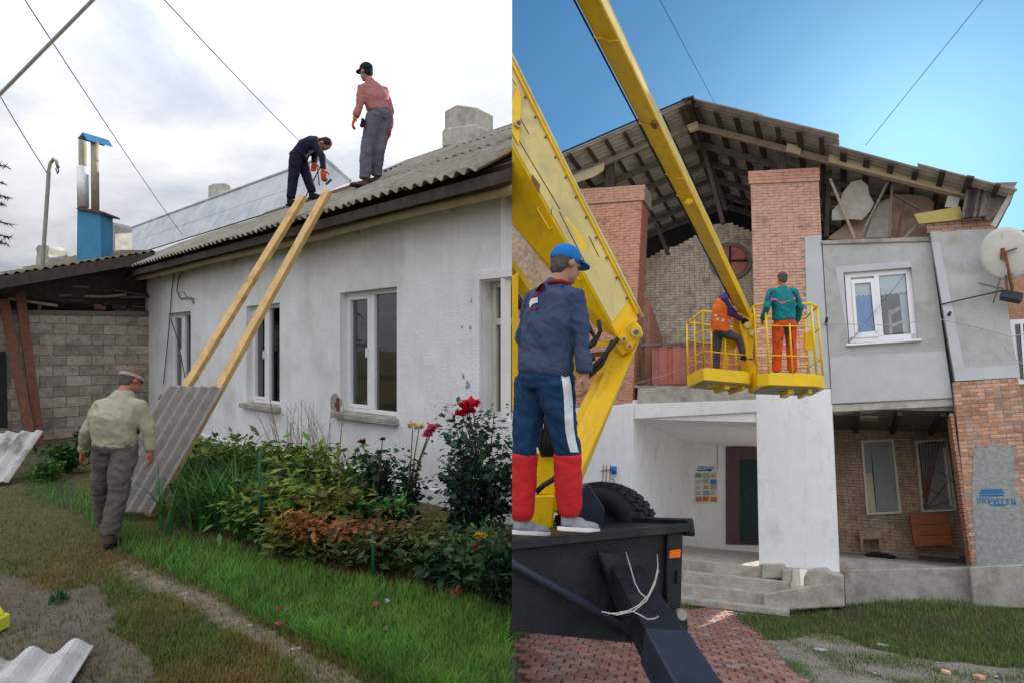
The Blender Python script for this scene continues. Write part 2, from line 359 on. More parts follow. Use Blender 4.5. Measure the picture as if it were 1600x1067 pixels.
def wallopen(mb, T, s0, s1, z0, z1, ops, th):
    """wall with rectangular openings; T(s,z,o) maps to world, o=0 front, o=-th back"""
    ss = sorted({s0, s1, *[o[0] for o in ops], *[o[1] for o in ops]}); zs = sorted({z0, z1, *[o[2] for o in ops], *[o[3] for o in ops]})
    for i in range(len(ss)-1):
        for j in range(len(zs)-1):
            cx = (ss[i]+ss[i+1])/2; cz_ = (zs[j]+zs[j+1])/2
            if any(o[0] < cx < o[1] and o[2] < cz_ < o[3] for o in ops): continue
            for oo in (0, -th):
                mb.add([T(ss[i], zs[j], oo), T(ss[i+1], zs[j], oo), T(ss[i+1], zs[j+1], oo), T(ss[i], zs[j+1], oo)], [(0,1,2,3)])
    for a, b, c, d in ops+[(s0, s1, z0, z1)]:
        for (p, q) in (((a,c),(b,c)),((b,c),(b,d)),((b,d),(a,d)),((a,d),(a,c))):
            mb.add([T(*p, 0), T(*q, 0), T(*q, -th), T(*p, -th)], [(0,1,2,3)])
def brickwork(parent, name, m, O, eu, ev, en, wid, hei, bw=.25, bh=.065, mo=.011, mask=None, indiv=True, proud=.007, deep=.05, clip=None, headers=True, stuffname='brickwork'):
    """running-bond bricks on plane O+eu*x+ev*y facing en; individual objects or one joined part"""
    base = ROOT[parent]; meshes = {}; cnt = 0; mb = MB(); y = 0; row = 0
    while y+bh <= hei+1e-6:
        x = 0; alt = headers and row % 3 == 2; unit = bw/2-mo/2 if alt else bw
        off = (bw+mo)/2 if row % 2 else 0
        x = -off if off else 0
        while x < wid-.03:
            x0 = max(0, x); x1 = min(wid, x+unit)
            if x1-x0 > .03:
                c = O+eu*((x0+x1)/2)+ev*(y+bh/2)
                if (mask is None or mask(c)):
                    k = round((x1-x0)/.02); j = en*(random.uniform(-.004, .004))
                    if indiv is True or (callable(indiv) and indiv(c)):
                        if k not in meshes:
                            q = MB().box(Vector((0,0,0)), eu, en, ev, (x1-x0)/2, (proud+deep)/2, bh/2)
                            ob = q.build(name, m, None); meshes[k] = ob.data; bpy.data.objects.remove(ob)
                        o = bpy.data.objects.new(name, meshes[k]); COL.objects.link(o); o.parent = parent; ROOT[o] = base
                        o.location = c+en*((proud-deep)/2)+j-base; cnt += 1
                    else:
                        mb.box(c+en*((proud-deep)/2)+j, eu, en, ev, (x1-x0)/2, (proud+deep)/2, bh/2)
            x += unit+mo
        y += bh+mo; row += 1
    if mb.v:
        o = mb.build(stuffname, m, parent, clip)
        if o: tag(o, kind='stuff')
    return cnt
def text(name, s, size, O, ex, ey, m, parent, depth=.002):
    cu = bpy.data.curves.new(name, 'FONT'); cu.body = s; cu.size = size; cu.extrude = depth; cu.align_x = 'CENTER'; cu.offset = size*.02
    tmp = bpy.data.objects.new(name, cu); COL.objects.link(tmp); bpy.context.view_layer.update()
    me = bpy.data.meshes.new_from_object(tmp.evaluated_get(bpy.context.evaluated_depsgraph_get())); bpy.data.objects.remove(tmp)
    ez = ex.cross(ey); M4 = Matrix((ex.to_4d(), ey.to_4d(), ez.to_4d(), (0,0,0,1))).transposed()
    for i in range(3): M4[3][i] = 0
    me.transform(Matrix.Translation(Vector(O)-ROOT[parent]) @ M4); me.materials.clear()
    return link(name, me, m, parent)

# ================================================================== LEFT: garden and long white house
Z = Vector((0,0,1))
P0 = Vector((0, 5.35, 0)); S = Vector((-1050, 850, 0)).normalized(); NW = Vector((-S.y, S.x, 0)); NW = Vector((-850, -1050, 0)).normalized()
def W(s, z, o=0): return P0+S*s+NW*o+Z*z
def wpx(px, py, o=0):
    p = hit(px, py, P0+NW*o, NW)-P0; return p.dot(S), p.z
def gl(px, py, z=0): return hit(px, py, Vector((0,0,z)), Z)

# ---- ground sheet (soil, worn lawn, strip of lush grass, bare path)
PATH = [(190,880),(215,885),(330,930),(430,985),(500,1030),(600,1075),(520,1085),(430,1020),(330,965),(270,925),(200,905)]
BARE = [(-20,890),(60,915),(140,905),(175,950),(160,975),(210,1000),(250,1060),(200,1070),(-20,1070)]
LUSH = [(40,720),(120,760),(230,830),(360,850),(480,890),(640,920),(800,960),(900,1080),(640,1080),(560,1040),(430,975),(330,920),(210,870),(120,800),(40,775)]
def gclass(p):
    x, y = pix(p) if p.y > .5 else (0, 2000)
    w_ = mnoise.noise(Vector((p.x*2.2, p.y*2.2, 0)))*26+mnoise.noise(Vector((p.x*7, p.y*7, 3)))*16
    for nm, P in (('path', PATH), ('bare', BARE), ('lush', LUSH)):
        if inpoly(x+w_, y+w_*.7, P): return nm
    return 'worn'
def gheight(x, y):
    return .035*mnoise.noise(Vector((x*1.1, y*1.1, 0)))+.012*mnoise.noise(Vector((x*6, y*6, 1)))-.02
xs = np.concatenate([[-400,-120,-40,-20,-12], np.arange(-9, 0, .09), [0]]); ys = np.concatenate([[-60,-10,0,1], np.arange(1.6, 8.5, .09), [9.5,11,14,20,40,120,500]])
GV = []; GC = []
for y in ys:
    for x in xs:
        fade = 1 if (-9 < x and 1 < y < 9) else 0
        p = Vector((x, y, gheight(x, y)*fade)); GV.append(p)
        k = gclass(p) if fade else 'worn'
        n_ = .5+.5*mnoise.noise(p*3)
        GC.append({'path': (.15+.07*n_, .115+.055*n_, .085+.045*n_), 'bare': (.105+.03*n_, .085+.025*n_, .07+.02*n_), 'lush': (.035, .05, .015), 'worn': (.085, .075, .03)}[k])
nx = len(xs); GF = []
for j in range(len(ys)-1):
    for i in range(nx-1): a = j*nx+i; GF += [a, a+1, a+nx+1, a+nx]
k0 = len(GV)             # cut face of the plot along its right border
for j, y in enumerate(ys): GV.append(Vector((0, y, -9))); GC.append((.1,.08,.06))
for j in range(len(ys)-1): GF += [j*nx+nx-1, k0+j, k0+j+1, (j+1)*nx+nx-1]
go = nparr('garden_ground', [tuple(v) for v in GV], 4, GF, GC, 'soil', smooth=True); tag(go, 'worn lawn and bare earth of the garden before the white house', kind='structure')

# ---- house
house = thing('house', W(5, 0, 0), 'long single storey whitewashed house with grey corrugated roof beside flower bed', 'house')
WT = 3.30
ops = []
def oprect(x0, x1, xm, y0, y1):
    s1 = wpx(x0, 540)[0]; s0 = wpx(x1, 540)[0] if x1 < 800 else -.4
    return (s0, s1, wpx(xm, y1)[1], wpx(xm, y0)[1])
ops = [oprect(262,298,280,488,612), oprect(385,437,411,476,632), oprect(531,620,575,453,648), oprect(752,840,775,437,655)]
mb = MB(); wallopen(mb, W, -.6, 10.05, -.15, WT, ops, .34); mb.build('wall', 'plaster_left', house, 'L')
mb = MB(); mb.prism([W(10.05,-.1,-.01), W(10.05,WT,-.01), W(10.05,5.1,-3), W(10.05,WT,-6.2), W(10.05,-.1,-6.2)], S*.2); mb.build('gable_wall', 'plaster_left', house)
# closing wall at the right border of the plot
ya = 5.40; mb = MB(); mb.prism([Vector((-.012,ya,-.1)), Vector((-.012,ya,3.28)), Vector((-.012,9.2,5.25)), Vector((-.012,13.2,3.3)), Vector((-.012,13.2,-.1))], (-.1,0,0)); mb.build('end_wall', 'plaster_left', house)
mb = MB(); mb.prism([W(0,-.1,-6.1), W(10,-.1,-6.1), W(10,WT,-6.1), W(0,WT,-6.1)], -NW*.2); mb.build('rear_wall', 'plaster_left', house, 'L')
# plinth showing under the roses
mb = MB(); mb.box(W(4.7, .0, .02), S, NW, Z, 5.3, .02, .16); mb.build('plinth', 'plaster_left', house, 'L', bevel=.01)
# windows
for wi, (s0, s1, z0, z1) in enumerate(ops):
    fm = 'white_pvc' if wi < 3 else 'cream_frame'
    o = -.13 if wi < 3 else -.2; t = .055
    mb = MB()
    def bar(a, b, c, d, oo=0, th=.035): mb.box(W((a+b)/2, (c+d)/2, o+oo), S, NW, Z, abs(b-a)/2, th, abs(d-c)/2)
    bar(s0, s1, z0, z0+t); bar(s0, s1, z1-t, z1); bar(s0, s0+t, z0+t, z1-t); bar(s1-t, s1, z0+t, z1-t)
    sm = s0+(s1-s0)*.52
    if wi == 3:
        bar(s0+t, s1-t, z0+(z1-z0)*.68, z0+(z1-z0)*.68+.07)
    else: bar(sm-.045, sm+.045, z0+t, z1-t)
    wn = mb.build('window', fm, house, 'L', bevel=.006)
    if wi < 3:     # opening sash on the left pane
        mb = MB(); t2 = .045; a, b, c, d = sm+.045, s1-t, z0+t, z1-t
        for q in ((a, b, c, c+t2), (a, b, d-t2, d), (a, a+t2, c+t2, d-t2), (b-t2, b, c+t2, d-t2)): bar(*q, .012, .03)
        mb.build('sash', fm, wn, 'L', bevel=.006)
        mb = MB(); mb.box(W(sm+.07, (z0+z1)/2, o+.055), S, NW, Z, .012, .02, .06); mb.build('handle', fm, wn)
        panes = ((s0+t, sm-.045), (sm+.09, s1-t-.045))
    else: panes = ((s0+t, s1-t),)
    for a, b in panes:
        mb = MB(); mb.box(W((a+b)/2, (z0+z1)/2, o-.01), S, NW, Z, (b-a)/2+.01, .004, (z1-z0)/2-t); mb.build('pane', 'glass', wn, 'L')
    mb = MB()        # slatted blind behind the glass
    zz = z0+.08
    while zz < z1-.08: mb.box(W((panes[0][0]+panes[0][1])/2, zz, o-.07), S, (NW+Z*.8).normalized(), (Z-NW*.8).normalized(), (panes[0][1]-panes[0][0])/2, .022, .002); zz += .05
    mb.build('blind', 'shutter_slat', wn, 'L')
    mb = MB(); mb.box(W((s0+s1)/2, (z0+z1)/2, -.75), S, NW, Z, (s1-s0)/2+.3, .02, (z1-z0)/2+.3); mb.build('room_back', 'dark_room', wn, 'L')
    if wi in (1, 2):
        mb = MB(); mb.prism([W(s0-.04, z0-.07, -.12), W(s0-.04, z0-.075, .085), W(s0-.04, z0-.005, .085), W(s0-.04, z0+.012, -.1)], S*(s1-s0+.13)); mb.build('sill', 'concrete', wn, 'L', bevel=.006)
    if wi == 3:
        mb = MB(); mb.box(W(s1+.05, (z0+z1)/2, .012), S, NW, Z, .05, .02, (z1-z0)/2+.08); mb.box(W((s0+s1)/2, z1+.05, .012), S, NW, Z, (s1-s0)/2, .02, .04)
        mb.build('surround', 'plaster_left', wn, 'L')
# broken plaster hole left of the third window sill: bared brick
s0, s1, z0, z1 = ops[2]
mb = MB(); cs, czz = s1+.10, z0+.10
pts = []
for i in range(14):
    a = 2*math.pi*i/14; r = .125*(1+.35*mnoise.noise(Vector((i*1.7, 2, 0)))); pts.append(W(cs+r*.95*math.cos(a), czz+r*1.15*math.sin(a), .004))
mb.prism(pts, -NW*.03); mb.build('plaster_hole', 'stone', house)
for dx, dz, h in ((-.065,.03,.10), (-.07,-.06,.07), (-.03,-.02,.06)):
    mb = MB(); mb.box(W(cs+dx, czz+dz, .006), S, NW, Z, .032, .012, h/2); mb.build('brick', 'rust_wood' if dx < 0 else 'block', house, bevel=.006)
for px, py, r in ((731,601,.03),(724,588,.02),(735,512,.016),(722,511,.014),(642,660,.02),(738,470,.02),(745,640,.022)):
    s_, z_ = wpx(px, py); pts = [W(s_+r*math.cos(2*math.pi*i/9)*(1+1.1*mnoise.noise(Vector((i*2.1, px*.37, 0)))), z_+r*1.3*math.sin(2*math.pi*i/9)*(1+.8*mnoise.noise(Vector((i*1.3, px*.71, 5)))), .003) for i in range(9)]
    mb = MB(); mb.prism(pts, -NW*.02); mb.build('plaster_chip', 'concrete', house)
# second and third bared bricks beside the left window
for dx, dz in ((0,0),(.1,-.06),(-.02,-.07)):
    s_, z_ = wpx(253, 618); mb = MB(); mb.box(W(s_+dx, z_+dz, .008), S, NW, Z, .06, .012, .025); mb.build('brick', 'brick_old', house, bevel=.005)

# ---- roof: deck, sheets in rows, battens where the sheets are off
EO, EZ, RO = .45, 3.34, -3.0
RZ = 1.7+(546-204)/F*(5.35+3/.777)
up = ((-NW)*(EO-RO)+Z*(RZ-EZ)); SL = up.length; up.normalize(); rn = S.cross(up).normalized()
if rn.z < 0: rn = -rn
def R(s, q, h=0): return W(s, EZ, EO)+up*q+rn*h
mb = MB(); mb.prism([R(-1.2,.05,-.09), R(11.0,.05,-.09), R(11.0,SL,-.09), R(-1.2,SL,-.09)], -rn*.03)
roof = mb.build('roof', 'dark_wood', house, 'L')
mb = MB(); mb.prism([W(-1,RZ-.08,RO), W(11,RZ-.08,RO), W(11,EZ-.05,-6.5), W(-1,EZ-.05,-6.5)], Z*.04); mb.build('roof_back', 'slate', house, 'L')
rows = [(0, 1.75), (1.62, 1.75), (3.24, SL-3.2)]
for r, (q0, ln) in enumerate(rows):
    for c in range(-1, 11):
        s0 = c*1.0; mid = R(s0+.5, q0+ln/2); x, _ = pix(mid)
        if r >= 1 and x < 600: continue
        if x > 860: continue
        jit = random.uniform(-.03, .03)
        m_ = corr(R(s0+.0, q0+jit-.02, .03+.014*r+(c%2)*.006), S, 1.06, (up+rn*random.uniform(-.004,.012)).normalized(), ln, .151, .024, .008, 8, .015)
        m_.build('roof_sheet', 'slate', roof, 'L', smooth=False)
for q in (.25, 1.0, 1.72, 2.05, 2.4, 2.75, 3.1, 3.45, 3.8):
    mb = MB(); mb.beam(R(3.0, q, -.05) if q > 1.6 else R(-1, q, -.05), R(7.5, q, -.05) if q > 1.6 else R(10.8, q, -.05), .05, .045, rn); mb.build('batten', 'rafter_wood' if q > 1.6 else 'dark_wood', roof, 'L')
for s_ in (3.3, 3.9, 4.5, 5.1):
    mb = MB(); mb.beam(R(s_, 1.5, -.06), R(s_+.02, SL-.05, -.06), .06, .05, rn); mb.build('rafter', 'rust_wood', roof)
mb = MB(); mb.tube([R(-.6, SL, .03), R(3.6, SL, .03)], .075, 10); mb.build('ridge_cap', 'slate', roof, 'L', smooth=True)
mb = MB(); mb.box(R(3.9, SL-.05, .06), S, up, rn, .35, .05, .02); mb.build('ridge_board', 'rust_wood', roof, bevel=.004)
# eaves: soffit boards, fascia, rafter tails
mb = MB(); mb.prism([W(-1, 3.235, .0), W(10.9, 3.235, .0), W(10.9, 3.235, .40), W(-1, 3.235, .40)], Z*.025); mb.build('soffit', 'grey_wood', house, 'L')
mb = MB(); mb.prism([W(-1, 3.19, .40), W(10.9, 3.19, .40), W(10.9, 3.30, .40), W(-1, 3.30, .40)], NW*.025); mb.build('fascia', 'dark_wood', house, 'L')
zp = wpx(800, 297, .25)[1]
mb = MB(); mb.tube([W(s_, zp+.012*math.sin(s_*1.3), .25) for s_ in np.arange(-.6, 10.2, .35)], .045, 10); mb.build('gas_pipe', 'gas_pipe', house, 'L', smooth=True)
for s_ in np.arange(.8, 10, 1.7):
    mb = MB(); mb.box(W(s_, zp-.0, .14), S, NW, Z, .012, .14, .02); mb.build('pipe_bracket', 'gas_pipe', house, bevel=.004)

# ---- bright metal ridge roof on the far half
def rhit(px, py, h=.09): return hit(px, py, R(0,0,h), rn)
def vhit(px, py, o): return hit(px, py, P0+NW*o, NW)
BL, BR_ = vhit(146, 418, -3.15), vhit(474, 317, -3.15); TL, TR = vhit(170, 370, -3.75), vhit(508, 247, -3.75)
mroof = MB().prism([BL+S*.02, BR_, TR, TL], -NW*.03).build('metal_roof', 'dark_wood', house)
nc = 4
def mp(i, j): u_ = i; return (BL.lerp(BR_, i)).lerp(TL.lerp(TR, i), j)
mn = (BR_-BL).cross(TL-BL).normalized(); mn = mn if mn.dot(C-BL) > 0 else -mn
for i in range(nc):
    for j in range(2):
        i0, i1 = i/nc-.01+.02*j, (i+1)/nc+.01+.02*j; i0 = max(0, i0); i1 = min(i1, 1); j0, j1 = (0, .47) if j == 0 else (.45, 1.0)
        h = .02+.006*j+.003*(i%2)
        q = [mp(i0,j0)+mn*h, mp(i1,j0)+mn*h, mp(i1,j1)+mn*(h-.012*j), mp(i0,j1)+mn*(h-.012*j)]
        mb = MB(); mb.prism(q, mn*.006)
        mb.build('metal_sheet', 'zinc', mroof)
mb = MB(); mb.tube([TL+mn*.02, TR+mn*.02], .05, 8); mb.build('ridge_strip', 'zinc', mroof, smooth=True)
ER = vhit(548, 284, -3.9)
mb = MB(); mb.prism([BR_, TR, ER], S*.05); mb.build('metal_gable', 'zinc', mroof)
mb = MB(); mb.beam(TR+mn*.03, ER+Z*.02, .05, .06); mb.build('verge_strip', 'zinc', mroof)
mb = MB(); mb.prism([TL, TR, ER, TL-NW*1.2-Z*.5], -Z*.02); mb.build('metal_slope', 'zinc', mroof)
# ---- chimneys
def outl(pts, Y=None, o=None): return [at(x, y, Y) if Y else vhit(x, y, o) for x, y in pts]
mb = MB(); mb.prism(outl([(694,232),(694,174),(712,164),(745,168),(745,225)], o=-2.8), -NW*.45)
ch = mb.build('chimney', 'chimney_white', house, bevel=.02)
mb = MB(); mb.prism(outl([(690,230),(690,206),(694,201),(745,194),(748,200),(748,222)], o=-2.74), -NW*.57); mb.build('chimney_collar', 'chimney_white', ch, bevel=.02)
mb = MB(); mb.prism(outl([(692,236),(692,232),(735,216),(738,220)], o=-2.66), -NW*.1); mb.build('flashing', 'zinc', ch)
for pts, Y in (([(325,340),(325,291),(333,287),(354,287),(359,290),(359,335)], 19), ([(159,402),(159,352),(164,347),(176,347),(179,352),(179,402)], 12.6), ([(55,436),(55,402),(57,398),(55,388),(59,383),(73,383),(76,388),(74,398),(76,402),(76,436)], 12.4)):
    mb = MB(); mb.prism(outl(pts, Y=Y), Vector((.1,.45,0))); mb.build('chimney_stub', 'chimney_white', house, bevel=.015)

# ---- blue flue stack
Yb = 11.0
fl = thing('flue_stack', at(138, 412, Yb+.2), 'tall blue painted chimney box with two pipes under little blue gabled cap', 'chimney')
mb = MB(); mb.prism(outl([(119,430),(120,327),(157,330),(158,430)], Y=Yb), (-.05,.42,0)); mb.build('box', 'blue_paint', fl, bevel=.015)
mb = MB(); mb.prism(outl([(119,327),(122,323),(161,331),(161,334)], Y=Yb-.06), (-.05,.54,0)); mb.build('top_slab', 'rust_wood', fl)
for x0, yt in ((129, 217), (148, 220)):
    mb = MB(); mb.tube([at(x0+1, 330, Yb+.2), at(x0, yt, Yb+.2)], .07, 12); p = mb.build('pipe', 'pipe_grey', fl, smooth=True)
mb = MB(); mb.tube([at(130, 324, Yb+.2), at(129, 261, Yb+.2)], .1, 12); mb.build('pipe_sleeve', 'pipe_foil', fl, smooth=True)
mb = MB(); a, b, c = at(121,217,Yb), at(129,207,Yb), at(136,219,Yb); dv_ = at(157,221,Yb)-at(136,219,Yb)+Vector((0,.35,0))
mb.prism([a, b, c, at(129,210,Yb)], dv_); mb.build('cap', 'blue_paint', fl)

# ---- wing with block wall under a sagging roof
Cn = Vector((-7.79, 11.65, 0))
wing = thing('outbuilding', Cn+NW*1.5, 'low outbuilding of grey cinder blocks under dark sagging roof at house end', 'outbuilding')
mb = MB(); mb.prism([Cn+Z*-.1, Cn+NW*3.8+Z*-.1, Cn+NW*3.8+Z*2.3, Cn+NW*.0+Z*2.5], S*.25); bw_ = mb.build('wall', 'block_mortar', wing)
DOORP = [(-30,549),(9,549),(12,668),(-30,668)]
brickwork(bw_, 'block', 'block', Cn, NW, Z, -S, 3.6, 2.42, .385, .186, .014, mask=lambda c: not inpoly(*pix(c), DOORP), headers=False, proud=.012, deep=.05)
mb = MB(); mb.prism([hit(x, y, Cn-S*.004, S) for x, y in DOORP], -S*.012); mb.build('door', 'dark_room', wing)
mb = MB(); mb.prism([Cn+Z*2.42-S*.05, Cn+NW*3.8+Z*2.28-S*.05, Cn+NW*3.8+Z*2.36-S*.05, Cn+Z*2.5-S*.05], S*.35); mb.build('wall_plate', 'grey_wood', wing)
A, B = at(-45, 440, 9.0), at(243, 394, 11.25); A2, B2 = at(-75, 446, 12.5), at(165, 390, 14.0)
mb = MB(); mb.prism([A, B, B2, A2], -Z*.03); wr = mb.build('roof', 'slate_moss', wing)
nlen = (B-A).length; ad = (B-A).normalized(); bdv = (A2-A)
for i in range(7):
    p = A.lerp(B, i/7); q = A2.lerp(B2, i/7); sd = (q-p)
    corr(p+Z*.03, ad, nlen/7*1.03, sd.normalized(), sd.length, .15, .022, .008, 6, .01).build('roof_sheet', 'slate_moss', wr)
mb = MB(); mb.beam(A-Z*.1, B-Z*.1, .03, .2); mb.build('verge_board', 'dark_wood', wing)
mb = MB(); mb.prism([Cn+Z*2.3+S*.5-NW*1.2, Cn+NW*3.8+Z*2.3+S*.5, A+S*.5-Z*.05, B+S*.5-Z*.05, B+S*.5-NW*1.5-Z*.05], S*.05); mb.build('boarding', 'dark_wood', wing)
for i in range(9):
    x0 = -10+i*27+random.uniform(-8, 8); y0 = 430+random.uniform(0, 30)+ (0 if x0 > 0 else 12)
    p = hit(x0, y0+8, Cn-S*.15+S*random.uniform(0,.5), S); q = hit(x0+random.uniform(50,90), y0+random.uniform(-14,12)+10, Cn-S*.05, S)
    mb = MB(); mb.beam(p, q, .07, .05); mb.build('loose_board', random.choice(['dark_wood', 'grey_wood', 'rafter_wood', 'dark_wood']), wing, bevel=.004)
for i in range(16):
    p = Cn+NW*random.uniform(0,1.4)+Z*(2.5+random.uniform(0,.16))+S*random.uniform(-.02,.25)
    mb = MB(); mb.box(p, NW, S, Z, random.uniform(.05,.14), random.uniform(.03,.08), random.uniform(.02,.05)); mb.build('rubble', random.choice(['rust_wood', 'grey_wood', 'dark_wood']), wing, bevel=.01)
# leaning old red boards
for i, (x0, y0, x1, y1, lb) in enumerate(((50, 697, 6, 468, 'faded red board leaning on block wall, left of the pair'), (62, 694, 31, 455, 'dark red board leaning on block wall, taller of the pair'))):
    b0 = gl(x0, y0); t0 = hit(x1, y1, Cn-S*.06, S)
    mb = MB(); mb.beam(b0, t0, .14, .06, -S); tag(mb.build('plank', 'rust_wood', bevel=.006), lb, 'plank', 'old boards leaning on the block wall')
# antenna pole with crook
pY = 10.4
pole = thing('crook_pole', at(58, 560, pY), 'thin metal pole with curled hook top fixed to block wall', 'pole')
mb = MB(); mb.tube([at(56,560,pY), at(66,420,pY), at(75,290,pY), at(76,270,pY), at(79,256,pY), at(84,249,pY), at(89,253,pY), at(91,263,pY)], .032, 8); mb.build('tube', 'steel_pole', pole, smooth=True)
mb = MB(); mb.box(at(58,557,pY+.1), NW, S, Z, .25, .2, .04); mb.build('bracket', 'grey_wood', pole)
mb = MB(); mb.tube([at(88,258,pY), at(92,268,pY), at(90,272,pY), at(87,264,pY)], .012, 5); mb.build('wire_loop', 'wire', pole)
# wall lamp bracket and cables on the house
s_, z_ = wpx(303, 462, 0)
lam = thing('wall_bracket', W(s_, z_, .02), 'small bent steel bracket on white wall near eaves', 'bracket')
mb = MB(); mb.tube([W(s_,z_-.1,.01), W(s_,z_-.02,.14), W(s_,z_+.05,.16), W(s_+.18,z_+.06,.2)], .012, 6); mb.box(W(s_,z_-.1,.012), S, NW, Z, .03, .012, .05); mb.build('arm', 'steel_pole', lam)
for k, pts in enumerate(([(276,415),(271,455),(268,500),(262,560),(258,600)], [(288,420),(281,440),(279,455),(284,467),(302,466)], [(270,500),(280,530),(285,555),(292,590)])):
    mb = MB(); mb.tube([W(*wpx(x, y), .03) for x, y in pts], .009, 5); tag(mb.build('cable', 'wire'), ['black cable hanging from eaves past narrow window', 'black cable looping from eaves to wall bracket', 'loose black cable slanting across narrow window'][k], 'cable', 'cables on the house wall')
# overhead wires
def wirepx(a, b, Ya, Yb_, r, lb, sag=.15, clip=None, m='wire', grp='overhead wires'):
    p, q = at(*a, Ya), at(*b, Yb_); pts = [p.lerp(q, i/16)-Z*(sag*4*(i/16)*(1-i/16)) for i in range(17)]
    mb = MB(); mb.tube(pts, r, 6); o = mb.build('overhead_wire', m, None, clip, smooth=True)
    return tag(o, lb, 'wire', grp)
wirepx((-120,270),(190,-45), 7, 7, .022, 'thick grey cable crossing the upper left corner', .0, m='steel_pole')
wirepx((-20,115),(74,272), 9, pY, .008, 'thin wire running down to hooked pole', .03)
wirepx((0,-60),(284,366), 6, vhit(284,366,-3.2).y, .007, 'thin wire slanting down to the metal roof', .08)
wirepx((215,-45),(502,254), 6, TR.y, .007, 'thin wire slanting down behind bending roofer', .05)

# ---- new pine beams as a slide, with a sheet on them
T1, T2 = hit(470, 313, P0+NW*.47, NW), hit(509, 306, P0+NW*.47, NW)
B1_, B2_ = gl(172, 800), gl(233, 805)
sn = (T1-B1_).cross(B2_-B1_).normalized(); sn = sn if sn.z > 0 else -sn
for a, b, lb in ((B1_, T1, 'new pine beam leaning on eaves, left of the pair'), (B2_, T2, 'new pine beam leaning on eaves, right of the pair')):
    mb = MB(); mb.beam(a+sn*.0, b+(b-a).normalized()*.06, .095, .07, sn); tag(mb.build('timber_beam', 'pine', bevel=.004), lb, 'beam', 'pine beams leaning on the eaves')
def onl(a, b, py):
    lo, hi = 0, 1
    for _ in range(40):
        m_ = (lo+hi)/2
        if pix(a.lerp(b, m_))[1] > py: lo = m_
        else: hi = m_
    return a.lerp(b, lo)
q1, q2 = onl(B1_, T1, 615), onl(B2_, T2, 622); sdv = (B2_-B1_).normalized()
bl_ = B1_-sdv*.06+sn*.125; wv = (B2_+sdv*.04)-(B1_-sdv*.06)
lv = (q1-B1_).normalized()*.55+(q2-B2_).normalized()*.45; lv = lv.normalized()
sh = corr(bl_+Z*.02, sdv, wv.length+.13, lv, lv.dot(q1-B1_)+.02, .135, .028, .009, 10, .01).build('corrugated_sheet', 'slate_pale', smooth=False)
tag(sh, 'grey corrugated sheet resting on the two slanting pine beams', 'roofing sheet', 'loose roofing sheets')
# pale sheet at the far left
p = gl(-75, 758)+Z*.03; q = gl(12, 757)+Z*.03; tv = at(66, 674, 7.35)-q
tag(corr(p, (q-p).normalized(), (q-p).length, tv.normalized(), tv.length, .19, .03, .009, 8, .02).build('corrugated_sheet', 'slate_white'), 'whitish stained corrugated sheet propped low by block wall', 'roofing sheet', 'loose roofing sheets')
p = gl(-120, 1085)+Z*.06
a_ = (gl(75, 1000)-gl(-100, 1030)); a_.z = 0; a_.normalize(); b_ = Vector((a_.y, -a_.x, 0))
tag(corr(gl(-150, 1062)+Z*.03, a_, .80, (b_+Z*.02).normalized(), .8, .19, .032, .01, 10, .03).build('corrugated_sheet', 'slate_white'), 'pale corrugated sheet lying in near corner of the lawn', 'roofing sheet', 'loose roofing sheets')
p = gl(3, 985)
jg = thing('yellow_can', p, 'small yellow plastic can cut by the left edge', 'can')
mb = MB(); mb.box(p+Vector((-.06,0,.045)), Vector((1,0,0)), Vector((0,1,0)), Z, .07, .05, .045); mb.prism([p+Vector((-.12,-.04,.09)), p+Vector((.0,-.04,.09)), p+Vector((-.04,-.03,.14)), p+Vector((-.1,-.03,.14))], (0,.07,0)); mb.build('body', 'yellow_plastic', jg, bevel=.01)
mb = MB(); mb.tube([p+Vector((-.07,0,.13)), p+Vector((-.07,0,.17))], .02, 10); mb.build('lid', 'rag_black', jg)
# stones along the path
for i in range(6):
    x, y = random.choice([(215,892),(300,925),(360,950),(400,972),(440,1000),(470,1012),(500,1034),(118,985),(60,945),(30,960)]); x += random.uniform(-14,14); y += random.uniform(-6,6)
    p = gl(x, y); r = random.uniform(.008,.018)
    mb = MB(); mb.ell(p+Z*(gheight(p.x,p.y)+.004), Vector((r*1.5,0,0)), Vector((0,r,0)), Z*r*.6, 7, 4); mb.build('stone', 'stone', go, smooth=False)

# ================================================================== RIGHT: courtyard with two-storey brick building
FN = U.cross(V).normalized()
if FN.dot(C-G0-EY*10) < 0: FN = -FN
def gr(px, py, h=0): return hit(px, py, G0+V*h, V)
R0 = gr(1182, 945)
if FN.dot(C-R0) < 0: FN = -FN
def Rp(a, b, c): return R0+U*a+D*b+V*c
def fac(px, py, b=0): return hit(px, py, R0+D*b, FN)
def ac(px, py, b=0):
    p = fac(px, py, b)-R0-D*b; return p.dot(U), p.dot(V)
def solve_b(p, x):
    lo, hi = 0, 12
    for _ in range(50):
        m_ = (lo+hi)/2
        if pix(p+D*m_)[0] < x: lo = m_
        else: hi = m_
    return lo
bP = solve_b(fac(988, 700), 1070); bR = 2.3; bL = 1.7
bld = thing('apartment_building', R0, 'two storey brick and plaster building with damaged open gable roof', 'building')
def slab(name, m, poly, b, th, parent=None, bevel=0):
    mb = MB(); mb.prism([fac(x, y, b) for x, y in poly], D*th); return mb.build(name, m, parent or bld, 'R', bevel=bevel)
def ringwall(name, m, outer, inner, b, th, parent=None):
    mb = MB()
    for i in range(4):
        j = (i+1) % 4; mb.prism([fac(*outer[i], b), fac(*outer[j], b), fac(*inner[j], b), fac(*inner[i], b)], D*th)
    return mb.build(name, m, parent or bld, 'R')
NIND = [0]
